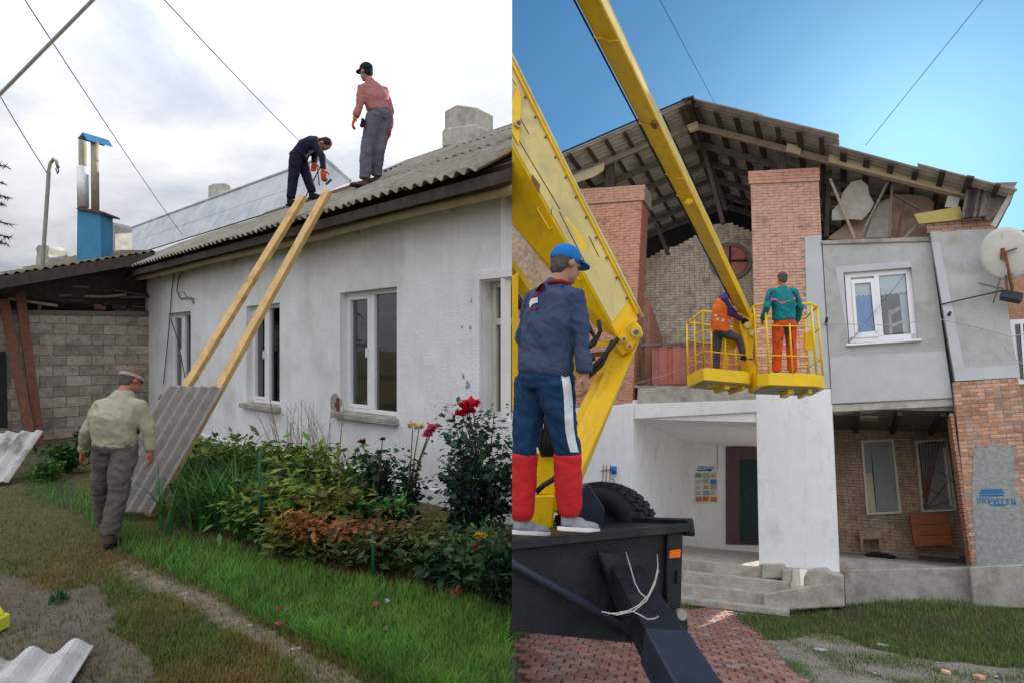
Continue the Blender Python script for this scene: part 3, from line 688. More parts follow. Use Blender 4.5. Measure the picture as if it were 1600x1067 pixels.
def brickpoly(parent, poly, b, m, limit=0, hole=None, bw=.25, bh=.065, mo=.011, name='brick', headers=True):
    cs = [ac(x, y, b) for x, y in poly]; a0, a1 = min(c[0] for c in cs), max(c[0] for c in cs); c0, c1 = min(c[1] for c in cs), max(c[1] for c in cs)
    def mask(c):
        x, y = pix(c)
        return x > 801 and inpoly(x, y, poly) and not (hole and hole(x, y))
    def ind(c):
        if NIND[0] < limit: NIND[0] += 1; return True
        return False
    brickwork(parent, name, m, Rp(a0, b, c0), U, V, FN, a1-a0, c1-c0, bw, bh, mo, mask, ind if limit else False, clip='R', headers=headers)
def brickquad(parent, quad, b, m, limit=0, hole=None, bw=.25, bh=.065, mo=.011, en=None, name='brick'):
    BLq, BRq, TRq, TLq = [fac(x, y, b) for x, y in quad]; en = en or FN; base = ROOT[parent]; meshes = {}; mb = MB()
    H = ((TLq-BLq).length+(TRq-BRq).length)/2; nr = int(H/(bh+mo)); eu = ((BRq-BLq).normalized()+(TRq-TLq).normalized()).normalized(); ev = (TLq+TRq-BLq-BRq).normalized()
    for r in range(nr):
        t = (r+.5)/nr; l, rt = BLq.lerp(TLq, t), BRq.lerp(TRq, t); wid = (rt-l).length; ex = (rt-l).normalized()
        hd = r % 3 == 2; unit = bw/2-mo/2 if hd else bw; x = -(bw+mo)/2 if r % 2 else 0
        while x < wid-.025:
            x0, x1 = max(0, x), min(wid, x+unit)
            if wid-x1 < .03: x1 = wid
            if x1-x0 > .025:
                c = l+ex*((x0+x1)/2); X_, Y_ = pix(c)
                if X_ > 802 and not (hole and hole(X_, Y_)):
                    pz = random.uniform(.004, .013); cc = c+en*(pz-.025)
                    k = round((x1-x0)/.015)
                    if NIND[0] < limit:
                        NIND[0] += 1
                        if k not in meshes:
                            ob = MB().box(Vector((0,0,0)), eu, en, ev, (x1-x0)/2, .025, bh/2*H/nr/(bh+mo)).build(name, m, None, bevel=.004); meshes[k] = ob.data; bpy.data.objects.remove(ob)
                        o = bpy.data.objects.new(name, meshes[k]); COL.objects.link(o); o.parent = parent; ROOT[o] = base; o.location = cc-base
                    else: mb.box(cc, eu, en, ev, (x1-x0)/2, .025, bh/2*H/nr/(bh+mo))
            x += unit+mo
    if mb.v:
        o = mb.build('brickwork', m, parent, 'R')
        if o: tag(o, kind='stuff')
def sidebricks(parent, P, hgt, dep, m, nrm):
    brickwork(parent, 'brick', m, P, D, V, nrm, dep, hgt, .25, .065, .011, None, False, clip='R', stuffname='side_brickwork')

# ---- piers
PILL = [(1489,597),(1590,590),(1640,880),(1519,886)]
PATCH = [(1521,706),(1530,694),(1541,700),(1553,687),(1560,697),(1578,694),(1584,712),(1583,745),(1592,775),(1606,795),(1660,800),(1660,884),(1527,886),(1522,830),(1519,770)]
pil = slab('pillar', 'mortar', PILL, -.20, .55)
brickquad(pil, [(1519,886),(1640,880),(1590,590),(1489,597)], -.20, 'brick_old', 200, hole=lambda x, y: inpoly(x, y, PATCH))
slab('plaster_patch', 'plaster_rough', PATCH[:11]+[(1640,884),(1527,886)]+PATCH[13:], -.213, .05)
sidebricks(pil, fac(1519, 886, -.2)-U*.0, 2.9, .5, 'brick_old', -U)
PR = [(1172,268),(1278,263),(1282,372),(1296,606),(1182,611)]
pr = slab('brick_pier', 'mortar', PR, 0, .55)
PRB = [(1173,287),(1279,282),(1281,371),(1258,372),(1265,608),(1182,610)]
brickquad(pr, [(1182,610),(1296,606),(1279,282),(1173,287)], 0, 'brick_red', 300, hole=lambda x, y: y > 372 and x > 1259+(y-372)*.03)
capR = [(1169,268),(1280,262),(1281,283),(1170,288)]
mb = MB(); mb.prism([fac(x, y, -.035) for x, y in capR], D*.65); cr_ = mb.build('pier_cap', 'mortar', pr, 'R'); brickquad(pr, [(1170,288),(1281,283),(1280,262),(1169,268)], -.035, 'brick_red')
PL = [(908,300),(1004,292),(988,630),(890,637)]
pl_ = slab('brick_pier', 'mortar', PL, 0, .5)
brickquad(pl_, [(890,636),(988,629),(1003,312),(909,318)], 0, 'brick_red')
capL = [(905,296),(1008,289),(1007,313),(907,320)]
mb = MB(); mb.prism([fac(x, y, -.04) for x, y in capL], D*.6); mb.build('pier_cap', 'mortar', pl_, 'R'); brickquad(pl_, [(907,320),(1007,313),(1008,289),(905,296)], -.04, 'brick_red')
a_, c_ = ac(988, 630); aT, cT = ac(1004, 300)
tv = (fac(1004, 300)-fac(988, 630)); th_ = tv.length
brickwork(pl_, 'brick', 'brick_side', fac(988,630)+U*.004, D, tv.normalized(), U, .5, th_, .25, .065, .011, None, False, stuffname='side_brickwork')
slab('plaster_strip', 'plaster_pale', [(1257,370),(1283,367),(1298,606),(1264,610)], -.03, .1, bevel=.01)
slab('white_pier', 'plaster_white', [(1181,614),(1299,607),(1312,894),(1186,882)], -.045, .6, bevel=.01)
slab('white_pier', 'plaster_white', [(780,646),(990,630),(984,880),(780,890)], -.03, .5, bevel=.01)
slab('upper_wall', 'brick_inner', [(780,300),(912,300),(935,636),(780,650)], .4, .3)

# ---- porch
p1, p2 = fac(990, 648), fac(984, 880)
mb = MB(); mb.prism([p1+U*.0, p2, p2+D*bP, p1+D*bP], -U*.25); mb.build('porch_wall', 'plaster_white', bld, 'R')
cl = fac(990, 654)
hC = (cl-R0).dot(V)
aL = ac(985, 860)[0]; aR = ac(1186, 860)[0]
mb = MB(); mb.prism([Rp(aL-.2, 0, hC), Rp(aR+.3, 0, hC), Rp(aR+.3, bP, hC), Rp(aL-.2, bP, hC)], V*.45); mb.build('porch_ceiling', 'plaster_white', bld)
slab('balcony_edge', 'concrete_step', [(997,606),(1183,599),(1183,625),(995,631)], -.02, .5)
slab('balcony_beam', 'plaster_white', [(993,631),(1183,624),(1183,643),(991,654)], -.05, .4, bevel=.008)
slab('porch_back_wall', 'plaster_white', [(1040,650),(1230,650),(1230,862),(1040,862)], bP, .2)
slab('door_frame', 'door_frame', [(1134,697),(1215,694),(1215,852),(1134,850)], bP-.03, .03)
dr = slab('door', 'door_green', [(1157,718),(1215,715),(1215,850),(1157,848)], bP-.06, .03)
for k in range(3): slab('door_panel', 'door_green', [(1161,726+k*41),(1180,725+k*41),(1180,760+k*41),(1161,760+k*41)], bP-.075, .02, dr, bevel=.006)
hF = (fac(1180, 862, bP*.55)-R0).dot(V)
hF = (fac(1070, 852, bP)-R0).dot(V)
# pipe and cable under the porch ceiling
mb = MB(); mb.tube([fac(990,655,.1), fac(1030,668,bP*.55), fac(1072,690,bP-.08), fac(1085,686,bP-.08), fac(1110,682,bP-.08), fac(1185,678,bP-.08)], .022, 6); mb.build('conduit', 'plaster_pale', bld)
for k, pts in enumerate(([(1120,686),(1121,700),(1121,735)], [(1070,688),(1085,690),(1100,683),(1120,684)])):
    mb = MB(); mb.tube([fac(x, y, bP-.03) for x, y in pts], .012, 5); mb.build('conduit', 'wire_white', bld)
lc = fac(1171, 680, bP-.1); mb = MB(); mb.ell(lc, U*.075, V*.075, FN*.06); mb.build('porch_lamp', 'plaster_pale', bld, smooth=True)
# notice board and stencil on the porch wall
nb = thing('notice_board', fac(1103, 785, bP), 'white notice board with colourful leaflets on porch back wall', 'notice board')
mb = MB(); mb.prism([fac(x, y, bP-.012) for x, y in ((1085,739),(1121,736),(1121,785),(1085,786))], D*.01); mb.build('board', 'paper', nb)
k = 0
pcs = ['paper_green','paper_grey','paper_yellow','paper','paper_grey','paper_blue','paper','paper_yellow','paper_grey','paper','paper_blue','paper_yellow','paper_pink','paper_orange','paper_orange']
for r in range(5):
    for c in range(3):
        x0 = 1086.5+c*11.5+random.uniform(-.6,.6); y0 = 738.5+r*9.3+random.uniform(-.5,.5); w_ = random.uniform(8.5,10.5); h_ = random.uniform(6.5,8.3)
        mb = MB(); mb.prism([fac(x, y, bP-.016) for x, y in ((x0,y0),(x0+w_,y0-.3),(x0+w_,y0+h_),(x0,y0+h_))], D*.003); lf = mb.build('leaflet', pcs[k], nb); k += 1
        mb = MB()
        for q in range(3): mb.prism([fac(x, y, bP-.0185) for x, y in ((x0+1,y0+1.3+q*1.9),(x0+w_*random.uniform(.5,.9),y0+1.2+q*1.9),(x0+w_*.8,y0+1.9+q*1.9),(x0+1,y0+2.0+q*1.9))], D*.0015)
        mb.build('print', random.choice(['ink_blue','paper_grey','rag_black']) , lf)
def shelter(px, py, b, sc, nm, lb, strokes):
    t = thing(nm, fac(px, py, b), lb, 'stencil')
    text('lettering', 'УКРИТТЯ', sc, fac(px, py+1, b), U, V, 'ink_blue', t, .0015)
    mb = MB()
    for (x0, x1, y0, y1) in strokes: mb.prism([fac(x, y, b) for x, y in ((x0,y0),(x1,y0-.6),(x1,y1-.6),(x0,y1))], D*.003)
    mb.build('paint_stroke', 'ink_blue', t); return t
shelter(1103, 731, bP-.008, .105, 'painted_sign', 'small blue stencilled shelter word above the notice board', [(1089,1108,733,735.3),(1106,1112,732,736)])
shelter(1557, 785.5, -.2165, .135, 'painted_sign', 'blue stencilled shelter word with strokes on patched brick pillar', [(1532,1567,764,768),(1529,1570,768.5,771),(1531,1568,772,775.3),(1546,1574,787.2,789),(1552,1570,789.2,790.4)])

# ---- loggia
LB = [(985,600),(988,470),(990,412),(1012,405),(1040,392),(1075,375),(1112,353),(1135,349),(1175,362),(1200,365),(1200,610)]
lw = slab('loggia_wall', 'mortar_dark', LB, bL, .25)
cx0, cy0 = 1141, 408
brickpoly(lw, LB, bL, 'brick_yellow', 0, hole=lambda x, y: ((x-cx0)/31)**2+((y-cy0)/27)**2 < 1)
def rim(rx, ry, n=28): return [(cx0+rx*math.cos(2*math.pi*i/n), cy0+ry*math.sin(2*math.pi*i/n)) for i in range(n)]
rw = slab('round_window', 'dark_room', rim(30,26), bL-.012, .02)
mb = MB(); o_, i_ = rim(34,29.5), rim(27.5,23.5)
for k in range(28):
    j = (k+1) % 28; mb.prism([fac(*o_[k], bL-.05), fac(*o_[j], bL-.05), fac(*i_[j], bL-.05), fac(*i_[k], bL-.05)], D*.06)
mb.build('frame', 'grey_wood', rw)
for sx_ in (-1, 1):
    for sy_ in (-1, 1):
        n_ = 8; pts = [(cx0+sx_*2, cy0+sy_*2)]+[(cx0+sx_*(2+24*math.cos(t)), cy0+sy_*(2+20.5*math.sin(t))) for t in [math.pi/2*i/n_ for i in range(n_+1)]]
        slab('pane', 'sheet_red', pts, bL-.03, .015, rw)
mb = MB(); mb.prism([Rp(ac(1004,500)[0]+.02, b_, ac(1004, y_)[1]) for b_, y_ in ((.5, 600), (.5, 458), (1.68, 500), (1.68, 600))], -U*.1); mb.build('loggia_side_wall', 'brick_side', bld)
mb = MB(); mb.prism([Rp(ac(990,600)[0], 0, ac(1090,606)[1]+.0), Rp(ac(1190,600)[0], 0, ac(1090,606)[1]), Rp(ac(1190,600)[0], bL, ac(1090,606)[1]), Rp(ac(990,600)[0], bL, ac(1090,606)[1])], V*.05); mb.build('loggia_floor', 'concrete', bld)
rl = thing('balcony_railing', fac(1090, 605, .08), 'balcony railing of rust red profiled sheets under dark rail', 'railing')
mb = MB(); mb.beam(fac(1002,540,.08), fac(1182,529,.08), .05, .06, V); mb.build('top_rail', 'grey_wood', rl)
mb = MB(); mb.beam(fac(1000,603,.1), fac(1182,595,.1), .04, .04, V); mb.build('bottom_rail', 'rusty', rl)
x = 1020; k = 0
while x < 1180:
    w_ = 10.6; yt = 542-(x-1020)*.06; yb = 604-(x-1020)*.045
    bb = .10 if k % 2 else .125
    mb = MB(); mb.prism([fac(x,yt,bb), fac(x+w_+.3,yt-.5,bb), fac(x+w_+.3,yb-.4,bb), fac(x,yb,bb)], D*.012)
    mb.prism([fac(x-.8,yt,.09), fac(x+1.2,yt-.1,.09), fac(x+1.2,yb,.09), fac(x-.8,yb,.09)], D*.05)
    mb.build('panel', 'sheet_red', rl); x += w_; k += 1
for x in (1004, 1008, 1012, 1016):
    mb = MB(); mb.beam(fac(x,541,.1), fac(x-1,603,.1), .014, .014, V); mb.build('baluster', 'rusty', rl)

# ---- right bay: plaster storey with window
WO = [(1318,426),(1424,418),(1435,530),(1326,536)]
BAY = [(1285,379),(1453,374),(1488,622),(1300,631)]
ringwall('bay_wall', 'plaster_grey', BAY, WO, -.05, .3)
ringwall('window_surround', 'plaster_pale', [(1305,417),(1422,408),(1424,418),(1326,536)], [(1318,426),(1422,418),(1424,418),(1326,536)], -.056, .05)
slab('plaster_band', 'plaster_pale', [(1297,558),(1477,548),(1488,621),(1300,630)], -.062, .05)
slab('bay_pier', 'plaster_grey', [(1453,362),(1553,357),(1593,588),(1493,594)], -.20, .8, bevel=.012)
slab('plaster_band', 'plaster_pale', [(1456,380),(1468,379),(1507,575),(1592,570),(1594,589),(1493,595)], -.209, .05)
slab('bay_top_ledge', 'concrete', [(1283,376),(1452,370),(1453,377),(1285,382)], -.09, .35, bevel=.01)
bw2 = slab('window', 'white_pvc', [(1319,427),(1424,419),(1425,427),(1320,435)], .03, .06)
for q in ([(1320,435),(1329,434),(1336,529),(1327,535)], [(1415,428),(1425,427),(1434,529),(1424,530)], [(1327,527),(1434,521),(1434,530),(1327,536)], [(1365,431),(1373,430),(1381,525),(1373,526)]): slab('frame_bar', 'white_pvc', q, .025, .06, bw2, bevel=.004)
for q in ([(1329,438),(1365,435),(1366,441),(1330,444)], [(1330,444),(1335,443),(1341,522),(1336,526)], [(1360,441),(1366,441),(1373,521),(1368,522)], [(1336,520),(1372,517),(1373,526),(1336,528)]): slab('sash_bar', 'white_pvc', q, .0, .05, bw2, bevel=.004)
slab('pane', 'glass_right', [(1333,444),(1362,441),(1369,520),(1339,522)], .035, .006, bw2)
slab('pane', 'glass_right', [(1374,432),(1415,429),(1424,522),(1382,524)], .05, .006, bw2)
slab('blind', 'blind_blue', [(1328,430),(1368,428),(1376,527),(1332,530)], .12, .01, bw2)
mb = MB()
vy = [(1328,430)]+[(1368,428)]+[(1369-i*4, 462-(i%2)*2.5+i*.3) for i in range(11)]
mb.prism([fac(x, y, .10) for x, y in vy], D*.006); mb.build('valance', 'lace', bw2)
mb = MB(); mb.prism([fac(x, y, .11) for x, y in [(1372,430),(1418,428)]+[(1420-i*4, 458-(i%2)*2.5+i*.4) for i in range(12)]], D*.006); mb.build('valance', 'lace', bw2)
slab('curtain', 'blind_blue', [(1370,428),(1420,425),(1420,458),(1372,462)], .14, .01, bw2)
slab('curtain', 'lace', [(1405,455),(1422,453),(1430,524),(1412,526)], .16, .01, bw2)
slab('inner_sash', 'paper_grey', [(1388,488),(1416,472),(1418,478),(1390,494)], .2, .02, bw2); slab('inner_sash', 'paper_grey', [(1388,486),(1392,484),(1395,522),(1390,523)], .2, .02, bw2); slab('inner_sash', 'paper_grey', [(1390,508),(1420,496),(1421,500),(1391,513)], .2, .02, bw2)
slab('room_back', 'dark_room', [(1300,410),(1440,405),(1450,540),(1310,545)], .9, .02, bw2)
slab('sill', 'white_pvc', [(1322,537),(1440,529),(1440,532),(1322,540)], -.12, .2, bw2)
slab('lintel_beam', 'concrete_step', [(1299,632),(1488,622),(1490,634),(1301,643)], -.03, .45, bevel=.008)

# ---- right bay lower room
aL2, aR2 = ac(1304, 860)[0], ac(1512, 860)[0]+.3
hB = (fac(1400, 640)-R0).dot(V); hG = ac(1420, 881)[1]
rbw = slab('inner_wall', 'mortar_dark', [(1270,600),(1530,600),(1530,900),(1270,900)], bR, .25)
W1 = [(1345,688),(1396,685),(1409,801),(1354,804)]; W2 = [(1430,688),(1480,684),(1495,797),(1440,800)]
brickpoly(rbw, [(1285,640),(1520,640),(1520,870),(1285,870)], bR, 'brick_inner', 0, hole=lambda x, y: inpoly(x, y, [(1355,697),(1388,695),(1398,792),(1365,794)]) or inpoly(x, y, [(1440,697),(1472,694),(1484,788),(1450,790)]))
mb = MB(); mb.prism([Rp(aL2-.6, 0, hB), Rp(aR2, 0, hB), Rp(aR2, bR, hB-.1), Rp(aL2-.6, bR, hB-.1)], V*.1); cei = mb.build('room_ceiling', 'grey_wood', bld)
for t in (.25, .55, .85):
    mb = MB(); mb.beam(Rp(aL2+(aR2-aL2)*t, .05, hB-.06), Rp(aL2+(aR2-aL2)*t, bR, hB-.15), .09, .1, V); mb.build('ceiling_joist', 'dark_wood', bld)
mb = MB(); mb.prism([Rp(aL2-.4, -.02, 0), Rp(aR2+.1, -.02, 0), Rp(aR2+.1, bR+.05, 0), Rp(aL2-.4, bR+.05, 0)], V*hG); mb.build('room_floor', 'concrete', bld)
mb = MB(); mb.prism([Rp(aL2-.02, .55, 0), Rp(aL2-.02, bR, 0), Rp(aL2-.02, bR, hB), Rp(aL2-.02, .55, hB)], -U*.1); mb.build('room_side_wall', 'brick_inner', bld)
mb = MB(); mb.prism([Rp(aR2, .3, 0), Rp(aR2, bR, 0), Rp(aR2, bR, hB), Rp(aR2, .3, hB)], U*.1); sw = mb.build('room_side_wall', 'mortar', bld)
brickwork(sw, 'brick', 'brick_inner', Rp(aR2, .3, hG), D, V, -U, bR-.3, hB-hG, .25, .065, .011, None, False, stuffname='side_brickwork')
def innerwin(Wp, lab):
    wn = slab('window', 'dark_room', Wp, bR-.005, .02)
    for i in range(4):
        j = (i+1) % 4; cx_ = sum(p[0] for p in Wp)/4; cy_ = sum(p[1] for p in Wp)/4
        inn = [(p[0]+(cx_-p[0])*.14, p[1]+(cy_-p[1])*.06) for p in Wp]
        slab('frame_bar', 'cream_frame', [Wp[i], Wp[j], inn[j], inn[i]], bR-.06, .06, wn)
    return wn
w1 = innerwin(W1, 1)
slab('board', 'board_grey', [(1361,692),(1393,690),(1404,797),(1370,799)], bR-.04, .02, w1)
slab('board', 'board_grey', [(1349,693),(1361,692),(1363,738),(1352,739)], bR-.045, .02, w1); slab('board', 'board_cream', [(1352,739),(1363,738),(1369,799),(1357,800)], bR-.045, .02, w1)
w2 = innerwin(W2, 2)
slab('board', 'board_grey', [(1436,694),(1476,690),(1489,793),(1445,796)], bR-.03, .015, w2)
slab('board', 'paper', [(1473,700),(1478,699),(1488,790),(1484,790)], bR-.04, .01, w2)
for k in range(9):
    t = k/8; e = (1436+(1478-1436)*t*1.0, 694-4*t) if k < 7 else (1478+(k-6)*4, 720+(k-6)*30)
    mb = MB(); mb.beam(fac(1446,794,bR-.075), fac(*e,bR-.075), .012, .012, V); mb.build('grille_bar', 'rusty', w2)
for r in (30, 60):
    mb = MB(); mb.tube([fac(1446+r*.95*math.sin(t), 794-r*1.05*math.cos(t), bR-.075) for t in [math.pi/2*i/8*.55 for i in range(9)]], .007, 5); mb.build('grille_arc', 'rusty', w2)
lf_ = fac(1355, 652, .9); mb = MB(); mb.box(lf_, U, D, V, .2, .25, .03); mb.build('ceiling_patch', 'concrete_step', bld)

# ---- plinth, steps
slab('plinth', 'concrete', [(1317,890),(1518,885),(1522,946),(1321,952)], -.06, .3, bevel=.02)
slab('plinth', 'concrete', [(1515,885),(1660,878),(1665,950),(1521,950)], -.30, .4, bevel=.02)
st = thing('porch_steps', Rp(aL+.8, -.4, 0), 'worn concrete steps before the white porch', 'steps')
hS = ac(1185, 884)[1]
hF = hS
a0, a1 = aL-.35, ac(1236, 930)[0]
mb = MB(); mb.prism([Rp(aL-.4, -.06, 0), Rp(aR+.4, -.06, 0), Rp(aR+.4, bP+.02, 0), Rp(aL-.4, bP+.02, 0)], V*hF); mb.build('landing', 'concrete_step', st, 'R', bevel=.012)
for k in (1, 2, 3):
    mb = MB(); n_ = 7; b1 = -.06-.34*k; top = hF*(1-k/3.6)
    pts = [Rp(a0, -.06-.34*(k-1)-.002, 0)]+[Rp(a0+(a1+.05*(k==3)-a0)*i/n_, b1+.03*mnoise.noise(Vector((i*1.3,k,0))), 0) for i in range(n_+1)]+[Rp(a1, -.06-.34*(k-1)-.002, 0)]
    mb.prism(pts, V*top); mb.build('step', 'concrete_step', st, 'R', bevel=.015)
for (x0, x1, yt, yb, b1, d_) in ((1222,1236,889,905,-.35,.3), (1190,1226,880,897,-.2,.3)):
    slab('curb_block', 'concrete_step', [(x0,yt),(x1,yt),(x1,yb+6),(x0,yb+6)], b1, d_, st, bevel=.02)
slab('cheek_wall', 'concrete_step', [(1256,900),(1262,890),(1290,887),(1298,894),(1318,899),(1320,948),(1258,950),(1256,925)], -.5, .45, st, bevel=.025)
slab('cheek_wall', 'concrete_step', [(1192,928),(1279,912),(1281,950),(1192,955)], -.85, .3, st, bevel=.025)

# ---- things in the lower room and by the porch
def at_floor(px, py, h): return hit(px, py, R0+V*h, V)
fz = hG
tb = thing('table_panel', at_floor(1456, 853, fz), 'red brown veneered cabinet standing by the grilled window', 'cabinet')
bT = bR-.45
mb = MB(); mb.prism([fac(x, y, bT) for x, y in ((1428,803),(1483,800),(1489,850),(1434,853))], D*.03); mb.build('front_board', 'veneer', tb, bevel=.004)
for y0 in (819, 836):
    mb = MB(); mb.prism([fac(x, y, bT-.006) for x, y in ((1430+ (y0-803)*.11,y0),(1485+(y0-803)*.11,y0-2.5),(1485+(y0-803)*.11,y0-1.8),(1430+(y0-803)*.11,y0+.8))], D*.006); mb.build('groove', 'dark_wood', tb)
mb = MB(); mb.prism([fac(x, y, bT) for x, y in ((1422,804),(1428,803),(1434,853),(1428,850))], D*.28); mb.build('side_board', 'veneer', tb)
for xl, yl in ((1436,852),(1484,850)): mb = MB(); mb.prism([fac(x, y, bT) for x, y in ((xl,yl),(xl+3,yl),(xl+3,yl+4),(xl,yl+4))], D*.03); mb.build('leg', 'veneer', tb)
sp = fac(1360, 842, bT+.05)
sto = thing('stool', sp-V*.2, 'small brown wooden stool beside the black rag', 'stool')
mb = MB(); mb.prism([fac(x, y, bT) for x, y in ((1342,829),(1375,826),(1377,841),(1344,843))], D*.3); mb.build('seat', 'rafter_wood', sto, bevel=.01)
for x, y in ((1345,842),(1374,841)):
    for db in (0, .26): mb = MB(); mb.prism([fac(a, b, bT+db) for a, b in ((x,y),(x+3,y),(x+3,y+14),(x,y+14))], D*.035); mb.build('leg', 'rafter_wood', sto)
rg = Rp(ac(1374, 856, bT-.15)[0], bT-.15, fz)
mb = MB()
for i in range(6): mb.ell(rg+U*random.uniform(-.2,.2)+D*random.uniform(-.08,.1)+V*.04, U*random.uniform(.08,.16), D*.1, V*random.uniform(.04,.09), 9, 6)
tag(mb.build('rag_heap', 'rag_black', smooth=True), 'crumpled black rag on the floor by the stool', 'rag')
hk = fac(960, 736, -.1)
rk = thing('wire_rack', hk, 'thin wire rack with blue cup fixed on white wall', 'rack')
mb = MB()
for x in (943, 948, 954): mb.tube([fac(x,726,-.05), fac(x-1,754,-.05)], .008, 5)
mb.tube([fac(938,735,-.05), fac(962,732,-.05)], .008, 5); mb.tube([fac(956,745,-.05), fac(963,757,-.05)], .008, 5); mb.build('wires', 'rusty', rk)
mb = MB(); mb.tube([fac(960,740,-.1), fac(959,728,-.1)], [.055, .07], 12); mb.build('cup', 'bucket_blue', rk, smooth=True)

# ---- roof
AP = (1075, 157); ER_, EL_ = (1592, 284), (770, 288); BF = -.9
ap, er, el = fac(*AP, BF), fac(*ER_, BF), fac(*EL_, BF)
DEEP = 5.6
rr = MB().beam(ap-V*.06, ap-V*.06+D*DEEP, .14, .12, V).build('roof', 'dark_wood', bld)      # ridge beam carries the sheets
for side_, e, nrow in (('r', er, 4), ('l', el, 3)):
    dn = (e-ap); Ls = dn.length; dn.normalize(); nn = dn.cross(D).normalized(); nn = nn if nn.dot(V) > 0 else -nn
    rowl = Ls/nrow
    for r in range(nrow):
        for c in range(5):
            b0 = c*1.1; ln = rowl*1.05
            if side_ == 'r' and c == 0 and r >= 2: b0 += .30 if r == 2 else .18
            drop = -.05*(r >= 2 and side_ == 'r' and c == 0)
            P = ap+dn*(rowl*r-(.05 if r else 0))+D*b0+nn*(.02-.012*(r%2)+drop+(.06 if side_ == 'r' and r < 2 else 0))
            la = 1.13 if b0 == c*1.1 else 1.13-(b0-c*1.1)
            dirn = (dn+nn*(random.uniform(-.006,.006)-(.012 if drop else 0))).normalized()
            corr(P, D, la, dirn, ln, .15, .024, .008, 6, .03 if c == 0 else .0).build('roof_sheet', 'slate_under', rr, 'R')
    nb_ = int(Ls/.5)
    for k in range(nb_+1):
        t = .22+k*.5
        if t > Ls-.05: continue
        q = ap+dn*t-nn*(.055+(.065 if side_ == 'r' and t > Ls*.48 else 0)); b0 = .04+random.uniform(0,.1)+(.3 if side_ == 'r' and t > Ls*.5 and t < Ls*.75 else 0)
        mb = MB(); mb.beam(q+D*b0, q+D*DEEP, random.uniform(.09,.13), .05, nn); mb.build('batten', 'dark_wood', rr, 'R')
    for ti, bb in enumerate((.80, 1.7, 2.6, 3.5, 4.4, 5.2)):
        mb = MB(); q = ap-nn*.17+D*bb; mb.beam(q-dn*.02, q+dn*(Ls-.35), .075, .16, nn); mb.build('rafter', 'rafter_wood' if ti == 0 else 'grey_wood', rr, 'R')
    # drip edge of the sheets
    if side_ == 'l':
        mb = MB(); mb.beam(ap+nn*.055, e+nn*.055, .05, .02, nn); mb.build('edge_strip', 'dark_wood', rr, 'R')
mb = MB(); mb.beam(ap+V*.04-D*.04, ap+V*.04+D*DEEP, .3, .05, V); mb.build('ridge_cap', 'dark_wood', rr)
fb = BF+.735
slab('bargeboard', 'pale_wood', [(1296,241),(1512,294),(1507,307),(1294,253)], fb, .04, rr)
slab('bargeboard', 'pale_wood', [(1230,224),(1252,229),(1250,242),(1228,236)], fb, .05, rr)
slab('bargeboard', 'pale_wood', [(888,277),(944,255),(943,266),(928,276),(893,288)], fb, .04, rr)
slab('ridge_block', 'pale_wood', [(1073,196),(1090,189),(1091,200),(1077,205)], fb-.02, .1, rr)
for x0, yt, yb, w_ in ((1212,212,275,15), (944,240,292,13)):
    mb = MB(); mb.prism([fac(x, y, BF+.86) for x, y in ((x0,yt),(x0+w_,yt),(x0+w_+2,yb),(x0+2,yb))], D*.12); mb.build('carved_bracket', 'dark_wood', rr, bevel=.01)
for x0, y0, x1, y1, b_ in ((1092,205,1130,350,.7), (1108,252,1135,330,1.6), (1284,275,1292,372,.5), (1025,350,1044,398,1.1), (1296,268,1291,372,.3)):
    mb = MB(); mb.beam(fac(x0,y0,b_), fac(x1,y1,b_), .1, .1, D); mb.build('attic_post', 'dark_wood', rr)
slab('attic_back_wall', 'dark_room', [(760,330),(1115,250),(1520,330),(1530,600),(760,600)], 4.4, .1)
mb = MB(); pa = ac(1290, 374); pb = ac(1600, 374); mb.prism([Rp(pa[0], .2, pa[1]-.05), Rp(pb[0]+1, .2, pa[1]-.05), Rp(pb[0]+1, 4.4, pa[1]-.05), Rp(pa[0], 4.4, pa[1]-.05)], V*.06); mb.build('attic_floor', 'grey_wood', bld)
# ---- torn ceiling lining in the right gable
slab('torn_panel', 'fibre_grey', [(1300,345),(1300,330),(1311,318),(1318,300),(1330,285),(1345,281),(1356,290),(1358,304),(1366,318),(1360,330),(1347,344),(1330,343)], .15, .02, rr)
slab('torn_panel', 'fibre_board', [(1290,374),(1310,360),(1326,346),(1360,335),(1372,318),(1396,306),(1420,304),(1448,308),(1460,316),(1456,340),(1440,372),(1340,376)], .45, .02, rr)
slab('torn_panel', 'fibre_grey', [(1352,372),(1362,340),(1375,320),(1392,312),(1390,372)], .38, .015, rr)
slab('torn_panel', 'fibre_board', [(1410,372),(1430,352),(1450,356),(1452,374)], .12, .02, rr)
for x0, y0, x1, y1, b_, w_, m_ in ((1297,280,1336,374,.05,.055,'rafter_wood'), (1388,283,1343,374,.03,.05,'grey_wood'), (1394,285,1390,372,.1,.05,'grey_wood'), (1412,317,1402,372,.2,.06,'rust_wood'), (1398,305,1438,328,.15,.05,'grey_wood'), (1412,374,1436,348,-.02,.07,'grey_wood'), (1286,303,1318,305,.6,.09,'rafter_wood'), (1286,323,1312,324,.6,.05,'rafter_wood'), (1300,285,1420,288,1.2,.06,'rafter_wood')):
    mb = MB(); mb.beam(fac(x0,y0,b_), fac(x1,y1,b_), w_, .05, D); mb.build('stick', m_, rr, bevel=.004)
slab('olive_panel', 'panel_olive', [(1428,335),(1500,323),(1505,343),(1436,350)], -.25, .03, rr)
slab('olive_panel', 'paper_grey', [(1481,306),(1500,310),(1496,325),(1476,324)], -.2, .03, rr)
slab('lath_bundle', 'grey_wood', [(1512,298),(1530,289),(1534,342),(1503,344),(1506,320)], -.32, .25, rr, bevel=.01)
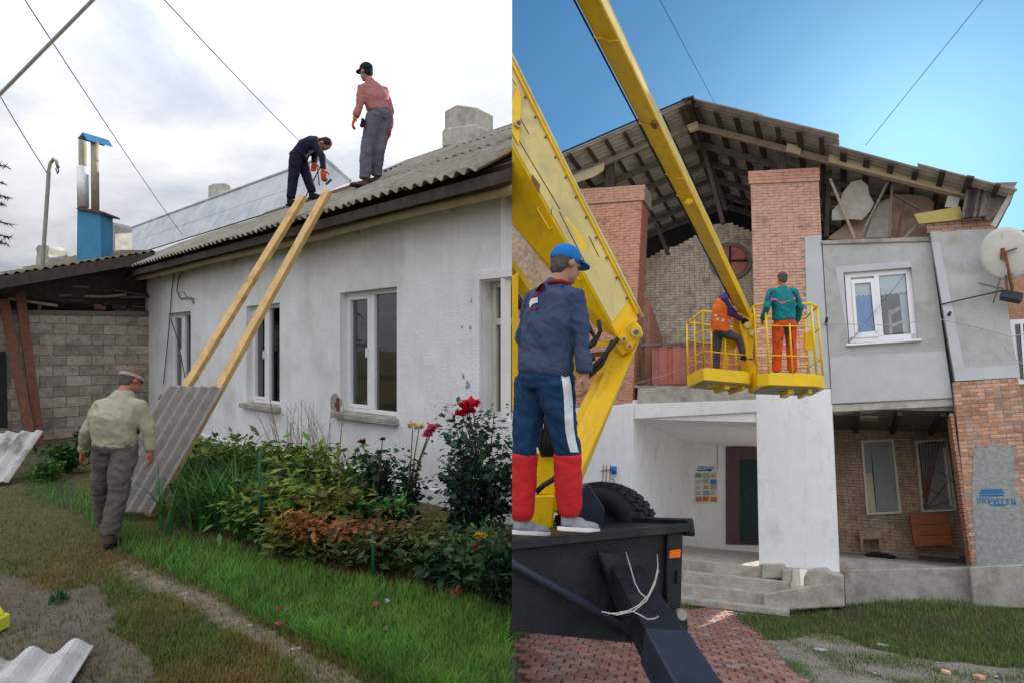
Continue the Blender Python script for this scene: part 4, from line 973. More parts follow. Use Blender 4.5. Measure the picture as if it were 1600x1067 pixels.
for k in range(9):
    x0 = 1504+k*4.5; mb = MB(); mb.beam(fac(x0+9,288+k*.6,-.36-.02*(k%2)), fac(x0,342-k*.5,-.36), .05, .04, D); mb.build('lath', random.choice(['dark_wood','grey_wood']), rr)
for pts in ([(1548,286),(1590,285),(1560,330),(1545,345),(1536,340)], [(1530,290),(1570,288),(1566,300),(1528,310)]):
    slab('eave_board', 'grey_wood', pts, -.3, .04, rr)
slab('eave_board', 'slate_under', [(1584,290),(1588,296),(1556,356),(1548,352)], -.5, .03, rr)
BT = [(1450,350),(1548,345),(1551,357),(1453,362)]
bt = slab('brick_coping', 'mortar', BT, -.17, .4); brickpoly(bt, [(1447,348),(1551,343),(1554,358),(1450,363)], -.19, 'brick_old', 0, bh=.075)

# ---- neighbour wing at the right border with window
slab('side_wing', 'brick_old', [(1540,430),(1680,430),(1690,950),(1590,950)], .5, .3)
nw = slab('side_window', 'white_pvc', [(1578,500),(1680,494),(1680,596),(1590,600)], .44, .05)
slab('pane', 'glass_right', [(1586,507),(1680,501),(1680,588),(1594,592)], .425, .01, nw); slab('pane_backing', 'dark_room', [(1586,507),(1680,501),(1680,588),(1594,592)], .435, .004, nw)
slab('frame_bar', 'white_pvc', [(1594,505),(1598,505),(1604,592),(1600,592)], .41, .02, nw)

# ---- satellite dish
dc = fac(1571, 396, -.75); dsh = thing('satellite_dish', fac(1571, 450, -.3), 'round off white satellite dish with rusty bracket on plaster pier', 'satellite dish')
fx, fy = EX, V; dn_ = (C-dc).normalized(); dn_ = (dn_*.9+V*.15-EX*.1).normalized(); dx = dn_.cross(V).normalized(); dy = dx.cross(dn_)
dx = -dx
mb = MB(); rings = []
for i in range(7):
    r = .50*i/6+.005; rings.append([dc+dx*(r*.80*math.cos(2*math.pi*j/32))+dy*(r*1.08*math.sin(2*math.pi*j/32))-dn_*(.0+.35*(r*r)*0.6) for j in range(32)])
back = [[p+dn_*-.012 for p in rg_] for rg_ in reversed(rings)]
mb.loft(rings+back[:1]+back[1:], True); mb.build('reflector', 'dish', dsh, smooth=True)
mb = MB(); mb.tube([dc+dn_*.03-dy*.02, dc+dn_*.06-dy*.35, dc+dn_*.0-dy*.75], .025, 6); mb.beam(dc+dn_*.05+dx*-.06, dc+dn_*.05+dx*.18+dy*.04, .03, .03); mb.beam(dc+dn_*.05-dy*.12-dx*.06, dc+dn_*.05+dy*.1-dx*.02, .07, .03); mb.build('rear_bracket', 'rusty', dsh)
mb = MB(); mb.beam(fac(1563,435,-.7), fac(1552,474,-.4), .02, .02); mb.beam(fac(1571,430,-.7), fac(1576,470,-.45), .03, .03); mb.beam(fac(1575,425,-.7), fac(1584,468,-.4), .03, .03); mb.beam(fac(1529,443,-.35), fac(1568,452,-.5), .035, .035); mb.build('strut', 'grey_wood', dsh)
mb = MB(); mb.box(fac(1580,464,-.5), (U-V*.3).normalized(), D, (V+U*.3).normalized(), .17, .1, .09); mb.build('mount_box', 'trailer_blue', dsh, bevel=.015)
mb = MB(); mb.tube([fac(1470,476,-.22), fac(1568,454,-.45)], .015, 6); tag(mb.build('stay_rod', 'wire'), 'thin dark rod from plaster pier to satellite dish', 'rod')
for x, y, lb, b_ in ((1290,503,'short dark pipe stub beside basket rail','-'), (1481,495,'short dark pipe stub on plaster pier','-')):
    p = fac(x, y, -.2); mb = MB(); mb.tube([p+D*.2, p-D*.12+V*.05+U*.03], .03, 8); tag(mb.build('pipe_stub', 'wire'), lb, 'pipe', 'pipe stubs on the facade')
def cablepx(pts, b, r, lb, m='wire_white'):
    mb = MB(); mb.tube([fac(x, y, b) for x, y in pts], r, 5); tag(mb.build('cable', m), lb, 'cable', 'cables on the brick building')
cablepx([(1200,519),(1290,506),(1380,508),(1470,499),(1520,510),(1580,526),(1610,520)], -.35, .008, 'thin pale cable stretched across the plaster storey')
cablepx([(1576,525),(1570,545),(1585,560),(1600,570)], -.35, .008, 'pale cable loop below satellite dish')
cablepx([(990,600),(1040,585),(1110,560)], -.3, .006, 'thin pale cable before the red balcony')
def wireR(a, b, Ya, Yb_, r, lb): 
    p, q = at(*a, Ya), at(*b, Yb_); mb = MB(); mb.tube([p.lerp(q, i/8) for i in range(9)], r, 5); tag(mb.build('overhead_wire', 'wire', None, 'R'), lb, 'wire', 'overhead wires')
wireR((1015,-30),(1120,168), 10, ap.y+.3, .006, 'hair thin wire running down to roof ridge')
wireR((1552,-20),(1352,228), 10, fac(1352,228,BF).y+.3, .006, 'hair thin wire slanting down to the right roof slope')

# ================================================================== RIGHT: yard ground, paving
def gz(X, Y): return 1.7+(-HR-V.x*X-V.y*Y)/V.z
PAVE = [(795,1005),(850,985),(900,960),(1128,948),(1150,965),(1195,1000),(1268,1075),(795,1090)]
BARER = [(1200,1000),(1240,992),(1300,985),(1345,1005),(1420,1025),(1520,1035),(1610,1045),(1610,1090),(1262,1090)]
def bank(p):
    q = p-R0; a = q.dot(U); b = q.dot(FN)*-1
    f = min(1, max(0, a/3.4))*min(1, max(0, (b+2.8)/2.3)); return .47*f*f*(3-2*f)
def rclass(p):
    x, y = pix(p) if p.y > .5 else (0, 3000)
    w_ = mnoise.noise(Vector((p.x*1.6, p.y*1.6, 7)))*26+mnoise.noise(Vector((p.x*6, p.y*6, 9)))*9
    if inpoly(x+w_*.3, y+w_*.15, PAVE) or (x < 1150 and y > 1080): return 'pave'
    if inpoly(x+w_, y+w_*.6, BARER): return 'bare'
    if y < 958 and x > 1100+w_: return 'edge'
    return 'grass'
xs = np.concatenate([np.arange(0, 9.5, .1), [11,15,25,60,200]]); ys = np.concatenate([[-60,-20,-8,0,2], np.arange(3.4, 11.5, .1), [13,16,25,60,200]])
RV, RC = [], []
for y in ys:
    for x in xs:
        p = Vector((x, y, gz(x, y))); fine = x < 9.5 and 3 < y < 11.5; k = rclass(p) if fine else 'bare'
        if fine: p += V*(.03*mnoise.noise(Vector((x*1.3, y*1.3, 2)))+.01*mnoise.noise(Vector((x*6, y*6, 4)))-.012)*(0 if k == 'pave' else 1)-V*(.03 if k == 'pave' else 0)
        if fine: p += V*bank(p)
        n_ = .5+.5*mnoise.noise(p*3.3)
        RV.append(tuple(p)); RC.append({'pave': (.16,.13,.11), 'bare': (.22+.12*n_, .20+.105*n_, .17+.09*n_), 'edge': (.19+.07*n_, .17+.06*n_, .13+.05*n_), 'grass': (.055,.06,.03)}[k])
nx = len(xs); RF = []
for j in range(len(ys)-1):
    for i in range(nx-1): a = j*nx+i; RF += [a, a+1, a+nx+1, a+nx]
yard = nparr('yard_ground', RV, 4, RF, RC, 'ground_right', smooth=True); tag(yard, 'patchy grass and bare ground before the brick building', kind='structure')
pav = tag(nparr('paving', [tuple(gr(x, y, -.012)) for x, y in ((1100,965),(1130,952),(1190,1000),(1150,1010))], 4, [0,1,2,3], [(.16,.13,.11)]*4, 'ground_right'), 'red brick paving leading to the porch steps', kind='structure')
pd = (EY*.97+EX*.25).normalized(); pw = pd.cross(V).normalized()
if pw.x < 0: pw = -pw
pmesh = []
for k in range(3):
    ob = MB().box(Vector((0,0,0)), pw, pd, V, .094-.006*k, .064+.002*k, .03).build('paver', 'paver', None, bevel=.008); pmesh.append(ob.data); bpy.data.objects.remove(ob)
cand = []
O_ = gr(1000, 1000)
for i in range(-42, 42):
    for j in range(-42, 42):
        p = O_+pw*(i*.2+(.1 if j % 2 else 0))+pd*(j*.142)
        if p.x < .1 or not 3.5 < p.y < 11.2: continue
        if rclass(p) != 'pave': continue
        x, y = pix(p)
        if not (795 < x < 1300 and y < 1095): continue
        hid = inpoly(x, y, [(780,840),(1070,825),(1066,990),(985,1003),(780,985)]) or inpoly(x, y, [(985,1000),(1055,990),(1120,1080),(1025,1080)])
        cand.append((hid, -y, p))
cand.sort(key=lambda c: (c[0], c[1]))
mb = MB()
for k, (h_, yy, p) in enumerate(cand):
    q = p+V*(-.022+random.uniform(-.006,.006)+.012*mnoise.noise(p*.9))
    if k < 300:
        o = bpy.data.objects.new('paver', random.choice(pmesh)); COL.objects.link(o); o.parent = pav; ROOT[o] = Vector((0,0,0)); o.location = q
    else: mb.box(q, pw, pd, V, .094, .064, .03)
if mb.v: tag(mb.build('paver_field', 'paver', pav), kind='stuff')
# rubble on the yard
for k in range(12):
    x, y = random.uniform(1180,1590), random.uniform(985,1062); p = gr(x, y); r = random.uniform(.01,.026)
    mb = MB(); mb.ell(p+V*r*.3, EX*r*1.4, EY*r, V*r*.6, 6, 4); mb.build('stone', random.choice(['stone','concrete_step','plaster_pale']), yard)
for x, y, lb in ((1530,1060,'broken red brick at lower right of the yard'), (1478,1052,'small broken red brick left of the larger one')):
    p = gr(x, y)+V*.02; mb = MB(); mb.box(p, (EX+EY*.4).normalized(), (EY-EX*.4).normalized(), V, .06 if x > 1500 else .035, .045, .028); tag(mb.build('brick_fragment', 'brick_red', bevel=.012), lb, 'brick', 'loose brick pieces')
for x, y, lb in ((1282,1017,'pale broken slab piece on the bare ground, left'), (1380,1010,'pale broken slab piece on the bare ground, right')):
    p = gr(x, y)+V*.012; mb = MB(); mb.prism([p+EX*.1, p+EY*.05, p-EX*.09+EY*.02, p-EY*.05-EX*.03], V*.025); tag(mb.build('slab_piece', 'plaster_pale', bevel=.005), lb, 'slab', 'pale slab pieces')

# ================================================================== boom lift
pvY = 5.3
lift = thing('boom_lift', at(850, 830, 4.3), 'yellow articulated boom lift with two baskets raised to the balcony', 'boom lift')
def edgebox(name, m, starts, ends, Ys, Ye, parent=lift, **k):
    """box beam from three visible edges: left, near middle, right (pixels) at given depths"""
    A_ = [at(*s, y) for s, y in zip(starts, Ys)]; E_ = [at(*s, y) for s, y in zip(ends, Ye)]
    A_.append(A_[0]+A_[2]-A_[1]); E_.append(E_[0]+E_[2]-E_[1])
    return MB().hexa(A_+E_).build(name, m, parent, 'R', **k), A_, E_
la, LA, LE = edgebox('lower_arm', 'crane_yellow', [(770,315),(770,172),(770,44)], [(930,513),(968,532),(999,500)], [5.35,5.0,5.25], [5.3,5.05,5.2], bevel=.012)
n1 = (LE[1]-LA[1]).cross(LA[2]-LA[1]).normalized(); n1 = n1 if n1.dot(C-LA[1]) > 0 else -n1
n0 = (LE[1]-LA[1]).cross(LA[0]-LA[1]).normalized(); n0 = n0 if n0.dot(C-LA[1]) > 0 else -n0
def L2(t, s): return LA[1].lerp(LE[1], t).lerp(LA[2].lerp(LE[2], t), s)
def L1(t, s): return LA[1].lerp(LE[1], t).lerp(LA[0].lerp(LE[0], t), s)
mb = MB(); mb.prism([L2(0,.03), L2(.93,.05), L2(.93,.97), L2(0,.97)], n1*.008); sp_ = mb.build('side_plate', 'crane_pale', lift, 'R')
for t0, t1 in ((.3,.36), (.62,.66), (.45,.455)):
    mb = MB(); mb.prism([L2(t0,.0)+n1*.009, L2(t1,.0)+n1*.009, L2(t1,.13)+n1*.009, L2(t0,.07)+n1*.009], n1*.002); mb.build('rust_patch', 'crane_rust', sp_, 'R')
for t0, s0, t1, s1 in ((.06,.15,.5,.3), (.2,.5,.26,.52), (.5,.25,.7,.2), (.68,.72,.75,.70), (.12,.8,.16,.83)):
    mb = MB(); a, b = L2(t0,s0)+n1*.009, L2(t1,s1)+n1*.009; mb.beam(a, b, .008, .004, n1); mb.build('scratch', 'crane_rust', sp_, 'R')
mb = MB(); mb.prism([L2(.0,.96), L2(.98,.96), L2(.98,1.03), L2(.0,1.03)], n1*.03); mb.build('edge_flange', 'crane_yellow', lift, 'R')
mb = MB(); mb.tube([L2(t, 1.06)+n1*.03+Vector((0,0,.01*math.sin(t*9))) for t in np.linspace(0,1,14)], .016, 8); mb.build('hydraulic_line', 'crane_pale', lift, 'R', smooth=True)
for t in np.linspace(.22,.92,11):
    mb = MB(); q_ = L2(t,.90)+n1*.012; mb.tube([q_, q_+n1*.014], .011, 6); mb.build('bolt', 'crane_rust', lift, 'R')
p_ = L2(.165,.28); 
mb = MB(); mb.tube([L2(.17,.3)+n1*.0, L2(.17,.3)+n1*.06], .04, 12); mb.build('pin', 'crane_pale', lift, 'R')
mb = MB(); mb.tube([L2(.17,.3)+n1*.06, L2(.17,.3)+n1*.075], .02, 6); mb.build('bolt', 'crane_rust', lift, 'R')
mb = MB(); mb.prism([L2(.10,.1)+n1*.01, L2(.19,.1)+n1*.01, L2(.19,.75)+n1*.01, L2(.16,.8)+n1*.01], n1*.02); mb.build('bracket_plate', 'crane_yellow', lift, 'R')
for t in (.38, .62):
    mb = MB(); mb.tube([L1(t,.18), L1(t,.18)+n0*.04, L1(t+.1,.18)+n0*.04, L1(t+.1,.18)], .008, 6); mb.build('grab_handle', 'basket_yellow', lift, 'R')

# parallel link behind
edgebox('link_arm', 'crane_yellow', [(770,400),(770,372),(770,360)], [(905,590),(912,575),(916,566)], [5.7,5.6,5.7], [5.6,5.5,5.6])
edgebox('link_arm', 'dark_wood', [(770,420),(770,408),(770,400)], [(890,610),(897,597),(900,590)], [6.0,5.9,6.0], [5.9,5.8,5.9])
edgebox('link_post', 'crane_yellow', [(786,440),(802,430),(810,425)], [(786,640),(801,640),(808,640)], [4.7,4.6,4.7], [4.7,4.6,4.7])
# knuckle and mast
mb = MB(); mb.prism([at(x,y,5.02) for x, y in ((960,540),(975,512),(990,498),(1003,512),(1006,524),(994,536),(985,548),(972,556))], Vector((0,.3,0))); mb.build('knuckle_plate', 'crane_yellow', lift, bevel=.012)
for x, y, r in ((994,519,.045), (984,541,.03), (975,530,.028)):
    mb = MB(); mb.tube([at(x,y,5.05), at(x,y,4.95)], r, 14); pn = mb.build('pivot_pin', 'crane_pale', lift, smooth=False)
    mb = MB(); mb.tube([at(x,y,4.96), at(x,y,4.935)], r*.5, 6); mb.build('nut', 'crane_rust', pn)
edgebox('mast', 'crane_yellow', [(960,548),(990,552),(1000,530)], [(838,800),(880,800),(892,796)], [5.2,5.0,5.25], [4.7,4.55,4.75], bevel=.01)
edgebox('mast_link', 'crane_yellow', [(952,540),(966,548),(970,540)], [(880,690),(893,700),(900,692)], [5.35,5.25,5.4], [5.1,5.0,5.1])
for (a, b) in (((905,540),(960,535)), ((905,556),(945,552)), ((905,572),(930,585)), ((918,580),(975,575))):
    mb = MB(); mb.beam(at(*a,5.15), at(*b,5.2), .05, .04); mb.build('cross_bar', 'crane_yellow' if a[1] != 556 else 'rust_wood', lift)
for pts in ([(918,505),(925,520),(930,528),(922,540),(918,545)], [(935,500),(938,518),(928,538),(915,545)], [(958,532),(945,555),(925,575),(910,590)], [(905,560),(918,562),(930,560)], [(966,528),(950,548),(940,570),(915,592)]):
    mb = MB(); mb.tube([at(x,y,5.0) for x, y in pts], .02, 8); mb.build('hose', 'hose', lift, smooth=True)
# turret base between the man's legs
tY = 4.35
def pbox(name, m, poly, Y, dep, parent=lift, bevel=.015): return MB().prism([at(x,y,Y) for x, y in poly], EY*dep).build(name, m, parent, 'R', bevel=bevel)
pbox('turret', 'crane_yellow', [(822,770),(826,712),(850,700),(872,706),(872,775)], tY, .5)
pbox('turret_box', 'crane_yellow', [(824,774),(868,772),(864,826),(822,828)], tY-.15, .45)
pbox('turret_lug', 'basket_yellow', [(826,748),(841,738),(842,743),(828,756)], tY-.18, .08)
pbox('turret_ring', 'trailer_black', [(795,828),(905,824),(905,838),(795,842)], tY-.2, .9)
for i in range(5):
    pts = [(846+i*5,640),(848+i*5+random.uniform(-6,6),665),(842+i*6,690),(850+i*5,712)]; mb = MB(); mb.tube([at(x,y,tY-.05) for x, y in pts], .022, 8); mb.build('hose', 'hose', lift, smooth=True)
mb = MB(); mb.tube([at(x,y,tY-.2) for x, y in ((838,768),(850,757),(862,750),(876,740))], .022, 8); mb.build('hose', 'hose', lift, smooth=True)
# upper boom
ub, UA, UE = edgebox('upper_boom', 'crane_yellow', [(796,-200),(842,-200),(858,-200)], [(1155,492),(1172,497),(1178,494)], [5.05,4.9,5.15], [10.3,10.2,10.35], bevel=.008)
m1 = (UE[1]-UA[1]).cross(UA[2]-UA[1]).normalized(); m1 = m1 if m1.dot(C-UA[1]) > 0 else -m1
m0 = (UE[1]-UA[1]).cross(UA[0]-UA[1]).normalized(); m0 = m0 if m0.dot(C-UA[1]) > 0 else -m0
def U2(t, s): return UA[1].lerp(UE[1], t).lerp(UA[2].lerp(UE[2], t), s)
def U1(t, s): return UA[1].lerp(UE[1], t).lerp(UA[0].lerp(UE[0], t), s)
def tfor(py):
    lo, hi = 0, 1
    for _ in range(40):
        m_ = (lo+hi)/2
        if pix(U1(m_, .5))[1] < py: lo = m_
        else: hi = m_
    return lo
mb = MB(); mb.prism([U2(0,.04), U2(tfor(390),.04), U2(tfor(390),.96), U2(0,.96)], m1*.006); mb.build('side_plate', 'crane_pale', lift, 'R')
mb = MB(); mb.tube([U1(t,1.05)+m0*.01 for t in np.linspace(0,tfor(480),12)], .012, 6); mb.build('cable_line', 'hose', lift, 'R', smooth=True)
for py in (60, 195, 275, 308): 
    t = tfor(py); mb = MB(); q = [U1(t,1.02), U1(t,.6), U1(t+.004,.4), U1(t,.03)]; mb.tube([x_+m0*.012 for x_ in q], .012, 6); mb.build('clamp_strap', 'crane_yellow', lift, 'R')
t = tfor(190); mb = MB(); mb.box(U1(t,.1)+m0*.03, (UE[1]-UA[1]).normalized(), m0, m0.cross((UE[1]-UA[1]).normalized()), .05, .03, .04); mb.build('lug', 'crane_rust', lift, bevel=.01)
t = tfor(310); mb = MB(); mb.ell(U1(t,.25)+m0*.04, Vector((.06,0,.05)), Vector((0,.04,0)), Vector((-.03,0,.04))); mb.build('floodlight', 'basket_yellow', lift, smooth=True)
mb = MB(); mb.prism([at(x,y,10.2) for x, y in ((1152,488),(1180,490),(1182,512),(1176,555),(1190,600),(1170,600),(1164,540),(1156,512))], EY*.3); mb.build('boom_head', 'crane_yellow', lift, bevel=.015)
for x, y in ((1168,508),(1176,520)):
    mb = MB(); mb.tube([at(x,y,10.22), at(x,y,10.12)], .06, 12); mb.build('pivot_pin', 'crane_pale', lift)
mb = MB(); mb.beam(at(1105,600,10.35), at(1262,600,10.15), .12, .1, V); mb.build('basket_beam', 'basket_yellow', lift, bevel=.01)
def basket(cx, cy, Y, w_, d_, yaw, hr, chl):
    O = at(cx, cy, Y); ex = EX*math.cos(yaw)+EY*math.sin(yaw); ey = EY*math.cos(yaw)-EX*math.sin(yaw); ch = .16
    poly = [(-w_/2,-d_/2+ch*chl),(-w_/2+ch*chl,-d_/2),(w_/2-ch,-d_/2),(w_/2,-d_/2+ch),(w_/2,d_/2),(-w_/2,d_/2)]
    P = [O+ex*a+ey*b for a, b in poly]
    bk = MB().prism(P, V*.235).build('basket', 'basket_yellow', lift, bevel=.012)
    inn = [O+ex*a*.86+ey*b*.84-V*.004 for a, b in poly]; MB().prism(inn, -V*.012).build('floor_underside', 'basket_under', bk)
    MB().box(O-V*.05, ex, ey, V, .05, d_*.3, .045).build('floor_rib', 'basket_yellow', bk)
    MB().box(O-V*.05+ex*.3, ex, ey, V, .03, d_*.36, .035).build('floor_rib', 'basket_yellow', bk)
    for k, p in enumerate(P):
        q = O+(p-O)*.97; mb = MB(); mb.tube([q+V*.22, q+V*hr], .02, 8); mb.build('post', 'basket_yellow', bk, smooth=True)
    for i_ in range(6):
        q = O+(P[i_].lerp(P[(i_+1)%6], .5)-O)*.97
        if (P[i_]-P[(i_+1)%6]).length > .5: mb = MB(); mb.tube([q+V*.22, q+V*hr], .016, 8); mb.build('post', 'basket_yellow', bk, smooth=True)
    for hh, r in ((hr, .026), (hr*.72, .012), (.55, .013)):
        Q = [O+(p-O)*.97+V*hh for p in P]; mb = MB(); mb.tube(Q+[Q[0], Q[1]], r, 8, side=V); mb.build('rail', 'basket_yellow', bk, smooth=True)
    return O, ex, ey
basket(1127, 603, 10.40, 1.04, .75, .10, 1.33, 0)
bO, bx_, by_ = basket(1229, 610, 9.95, 1.13, .8, -.16, 1.54, 1)
MB().prism([at(x,y,10.0) for x, y in ((1258,520),(1272,512),(1274,545),(1258,548))], EY*.05).build('control_box', 'basket_yellow', lift, bevel=.01)
MB().prism([at(x,y,10.5) for x, y in ((1130,528),(1155,526),(1150,545),(1140,546),(1138,575),(1130,575))], EY*.05).build('control_panel', 'basket_yellow', lift, bevel=.01)

# ================================================================== trailer
tr = thing('trailer', at(900, 990, 3.6), 'black flatbed trailer with drawbar under the standing man', 'trailer')
FL, FR_ = at(770, 857, 3.10), at(1074, 826, 3.42)
fdir = (FR_-FL).normalized(); bdir = (EY-fdir*EY.dot(fdir)).normalized(); tv_ = fdir.cross(bdir).normalized(); tv_ = tv_ if tv_.z > 0 else -tv_
mb = MB(); mb.prism([FL+tv_*.03, FR_+tv_*.03, FR_+bdir*1.9+tv_*.03, FL+bdir*1.9+tv_*.03], -tv_*.03); mb.build('bed', 'trailer_black', tr, 'R')
mb = MB(); mb.beam(FL+tv_*.012-bdir*.03, FR_+tv_*.012-bdir*.03+fdir*.0, .05, .055, tv_); mb.build('front_lip', 'trailer_black', tr, 'R', bevel=.008)
mb = MB(); mb.beam(FR_+tv_*.02-bdir*.05, FR_+tv_*.02+bdir*1.9, .05, .09, tv_); mb.build('side_lip', 'trailer_black', tr, 'R', bevel=.008)
mb = MB(); mb.prism([at(x,y,3.44) for x, y in ((1070,819),(1087,824),(1087,838),(1070,836))], bdir*.12); mb.build('corner_lug', 'trailer_black', tr, bevel=.008)
def Tp(px, py, o=0): return hit(px, py, FL-bdir*o, bdir)
mb = MB(); mb.prism([Tp(x,y,-.04) for x, y in ((770,860),(1066,830),(1062,984),(985,1004),(770,982))], bdir*.03); mb.build('front_panel', 'trailer_black', tr, 'R')
mb = MB(); mb.prism([Tp(x,y,.0) for x, y in ((1044,832),(1068,830),(1064,982),(1040,982))], bdir*.06); mb.build('corner_post', 'trailer_black', tr, bevel=.008)
mb = MB(); mb.prism([Tp(x,y,.005) for x, y in ((1045,859),(1062,857),(1061,870),(1044,872))], -bdir*.02); mb.build('marker_lamp', 'orange_lens', tr, bevel=.004)
for poly in (((1060,891),(1066,891),(1064,911),(1058,911)), ((1055,958),(1074,966),(1076,985),(1052,988))):
    mb = MB(); mb.prism([Tp(x,y,.03) for x, y in poly], bdir*.08); mb.build('hinge', 'trailer_black', tr, bevel=.006)
mb = MB(); mb.tube([Tp(1062,958,.05), Tp(1066,960,.1)], .03, 10); mb.build('bolt', 'steel_pole', tr)
mb = MB(); mb.tube([Tp(785,872,.02), Tp(830,897,.03), Tp(996,990,.10)], .028, 10); mb.build('diagonal_brace', 'trailer_blue', tr, 'R', smooth=True)

dbS, dbE = Tp(975, 900, .0), at(1092, 1105, 2.25)
dd = (dbE-dbS).normalized()
mb = MB(); mb.beam(dbS-dd*.15, dbE+dd*.3, .20, .17, V); db = mb.build('drawbar', 'trailer_black', tr, bevel=.012)
mb = MB(); mb.beam(dbS.lerp(dbE,.62), dbE+dd*.3, .216, .186, V); mb.build('drawbar_sleeve', 'trailer_blue', db, bevel=.01)
mb = MB(); mb.prism([Tp(x,y,.06) for x, y in ((935,862),(1000,870),(1040,985),(985,1002))], bdir*.05); mb.build('drawbar_gusset', 'trailer_black', tr, bevel=.01)
jb = dbE+dd*.2; hgt = (jb-G0).dot(V)
mb = MB(); mb.tube([jb, jb-V*(hgt-.02)], .04, 10); mb.build('jack_leg', 'trailer_black', tr); mb = MB(); mb.box(jb-V*(hgt-.02), EX, EY, V, .1, .1, .015); mb.build('jack_foot', 'trailer_black', tr)
for k in range(5):
    x, y = (1012+k*7, 945+k*8); mb = MB(); mb.ell(Tp(x,y,.12), EX*.015, V*.015, -bdir*.012, 8, 5); mb.build('bolt', 'trailer_black', tr)
for pts in ([(978,862),(985,885),(992,910),(1000,925),(1012,936)], [(1027,866),(1028,885),(1024,905),(1014,928),(998,945),(975,957),(950,958)], [(940,955),(965,960),(990,954),(1010,938),(1022,915),(1029,890)], [(968,956),(985,953),(1000,960),(1012,967),(1022,966),(1029,962)]):
    mb = MB(); mb.tube([Tp(x,y,.06+max(0,(y-862))/100*.50) for x, y in pts], .0035, 6); mb.build('cable', 'wire_white', tr, smooth=True)
# tool box and spare wheel on the bed
bh_ = FL+tv_*.03
def onbed(px, py): return hit(px, py, bh_, tv_)
pbox_ = MB().prism([at(x,y,3.95) for x, y in ((908,838),(905,768),(918,752),(945,793),(945,836))], EY*.35); 
o_ = pbox_.build('tool_box', 'trailer_blue', bevel=.012); tag(o_, 'dark blue steel box beside the spare tyre on trailer', 'box')
wc = at(946, 838, 4.35); axd = (EX*-.62-EY*.78).normalized(); ry = V; rx_ = ry.cross(axd).normalized()
whl = thing('spare_wheel', wc-V*.42, 'big black tyre with chunky tread standing on the trailer', 'wheel')
mb = MB(); n_ = 40; prof = [(-.14,.22),(-.155,.33),(-.14,.385),(-.08,.405),(.08,.405),(.14,.385),(.155,.33),(.14,.22)]
rings = [[wc+axd*a+(rx_*math.cos(2*math.pi*j/n_)+ry*math.sin(2*math.pi*j/n_))*r for a, r in prof] for j in range(n_)]
mb.loft(rings+[rings[0]], False); mb.build('tyre', 'rubber', whl, smooth=True)
mb = MB()
for j in range(34):
    for k in range(4):
        t = 2*math.pi*(j+.5*(k%2))/34; rd = rx_*math.cos(t)+ry*math.sin(t); tg = ry*math.cos(t)-rx_*math.sin(t)
        mb.box(wc+axd*((k-1.5)*.075)+rd*(.405 if k in (1,2) else .395), (axd+tg*(.25 if k%2 else -.25)).normalized(), tg, rd, .031, .026, .022)
tag(mb.build('tread', 'rubber', whl), kind='stuff')
mb = MB(); mb.tube([wc-axd*.1, wc+axd*.1], .215, 20); mb.build('rim', 'trailer_blue', whl)

# ================================================================== people
def remesh(mb, name, m, parent, vox=.012, smooth_it=4, fold=0, fscale=9, clip=None, fdir=Vector((0,0,1))):
    """fuse overlapping shapes into one continuous skin, relax it, add cloth folds"""
    base = ROOT[parent]
    bm = bmesh.new(); vs = [bm.verts.new(p-base) for p in mb.v]
    for f in mb.f:
        try: bm.faces.new([vs[i] for i in f])
        except ValueError: pass
    bmesh.ops.recalc_face_normals(bm, faces=bm.faces)
    me = bpy.data.meshes.new(name); bm.to_mesh(me); bm.free()
    o = bpy.data.objects.new(name, me); COL.objects.link(o)
    r = o.modifiers.new('r', 'REMESH'); r.mode = 'VOXEL'; r.voxel_size = vox; r.adaptivity = 0
    s_ = o.modifiers.new('s', 'SMOOTH'); s_.factor = .5; s_.iterations = smooth_it
    bpy.context.view_layer.update()
    me2 = bpy.data.meshes.new_from_object(o.evaluated_get(bpy.context.evaluated_depsgraph_get()))
    bpy.data.objects.remove(o); me2.name = name
    if fold:
        n = len(me2.vertices); co = np.empty(n*3); me2.vertices.foreach_get('co', co); co = co.reshape(-1, 3)
        no = np.array([v.normal[:] for v in me2.vertices])
        for i in range(n):
            p = Vector(co[i]); h = p.dot(fdir)
            q = Vector((p.x*fscale*1.3+p.z*fscale*.7, p.y*fscale*1.3-p.z*fscale*.5, p.z*fscale*1.1))
            n_ = abs(mnoise.noise(q+Vector((1.6*mnoise.noise(p*5),1.2*mnoise.noise(p*7),0)))); d = 1.3*mnoise.noise(q*.55)+1.5*(.3-n_)+.3*mnoise.noise(q*2.2)
            co[i] += no[i]*fold*d
        me2.vertices.foreach_set('co', co.ravel()); me2.update()
    if clip:
        bm = bmesh.new(); bm.from_mesh(me2)
        if any((v.co.x+base.x) < 0 for v in bm.verts):
            bmesh.ops.bisect_plane(bm, geom=bm.verts[:]+bm.edges[:]+bm.faces[:], plane_co=(-base.x,0,0), plane_no=(1,0,0), clear_inner=True)
            bm.to_mesh(me2)
        bm.free()
    me2.materials.clear()
    return link(name, me2, m, parent, True)
def rings(mb, pts, wd, dp, side, n=20):
    """lofted torso: centres, half widths, half depths; side = body left-right axis"""
    R_ = []
    for i, p in enumerate(pts):
        d = (pts[min(i+1, len(pts)-1)]-pts[max(i-1, 0)]).normalized(); x = (side-d*side.dot(d)).normalized(); y = d.cross(x)
        R_.append([p+x*(math.copysign(abs(math.cos(a))**.85, math.cos(a))*wd[i])+y*(math.copysign(abs(math.sin(a))**.9, math.sin(a))*dp[i]) for a in [2*math.pi*j/n for j in range(n)]])
    mb.loft(R_)
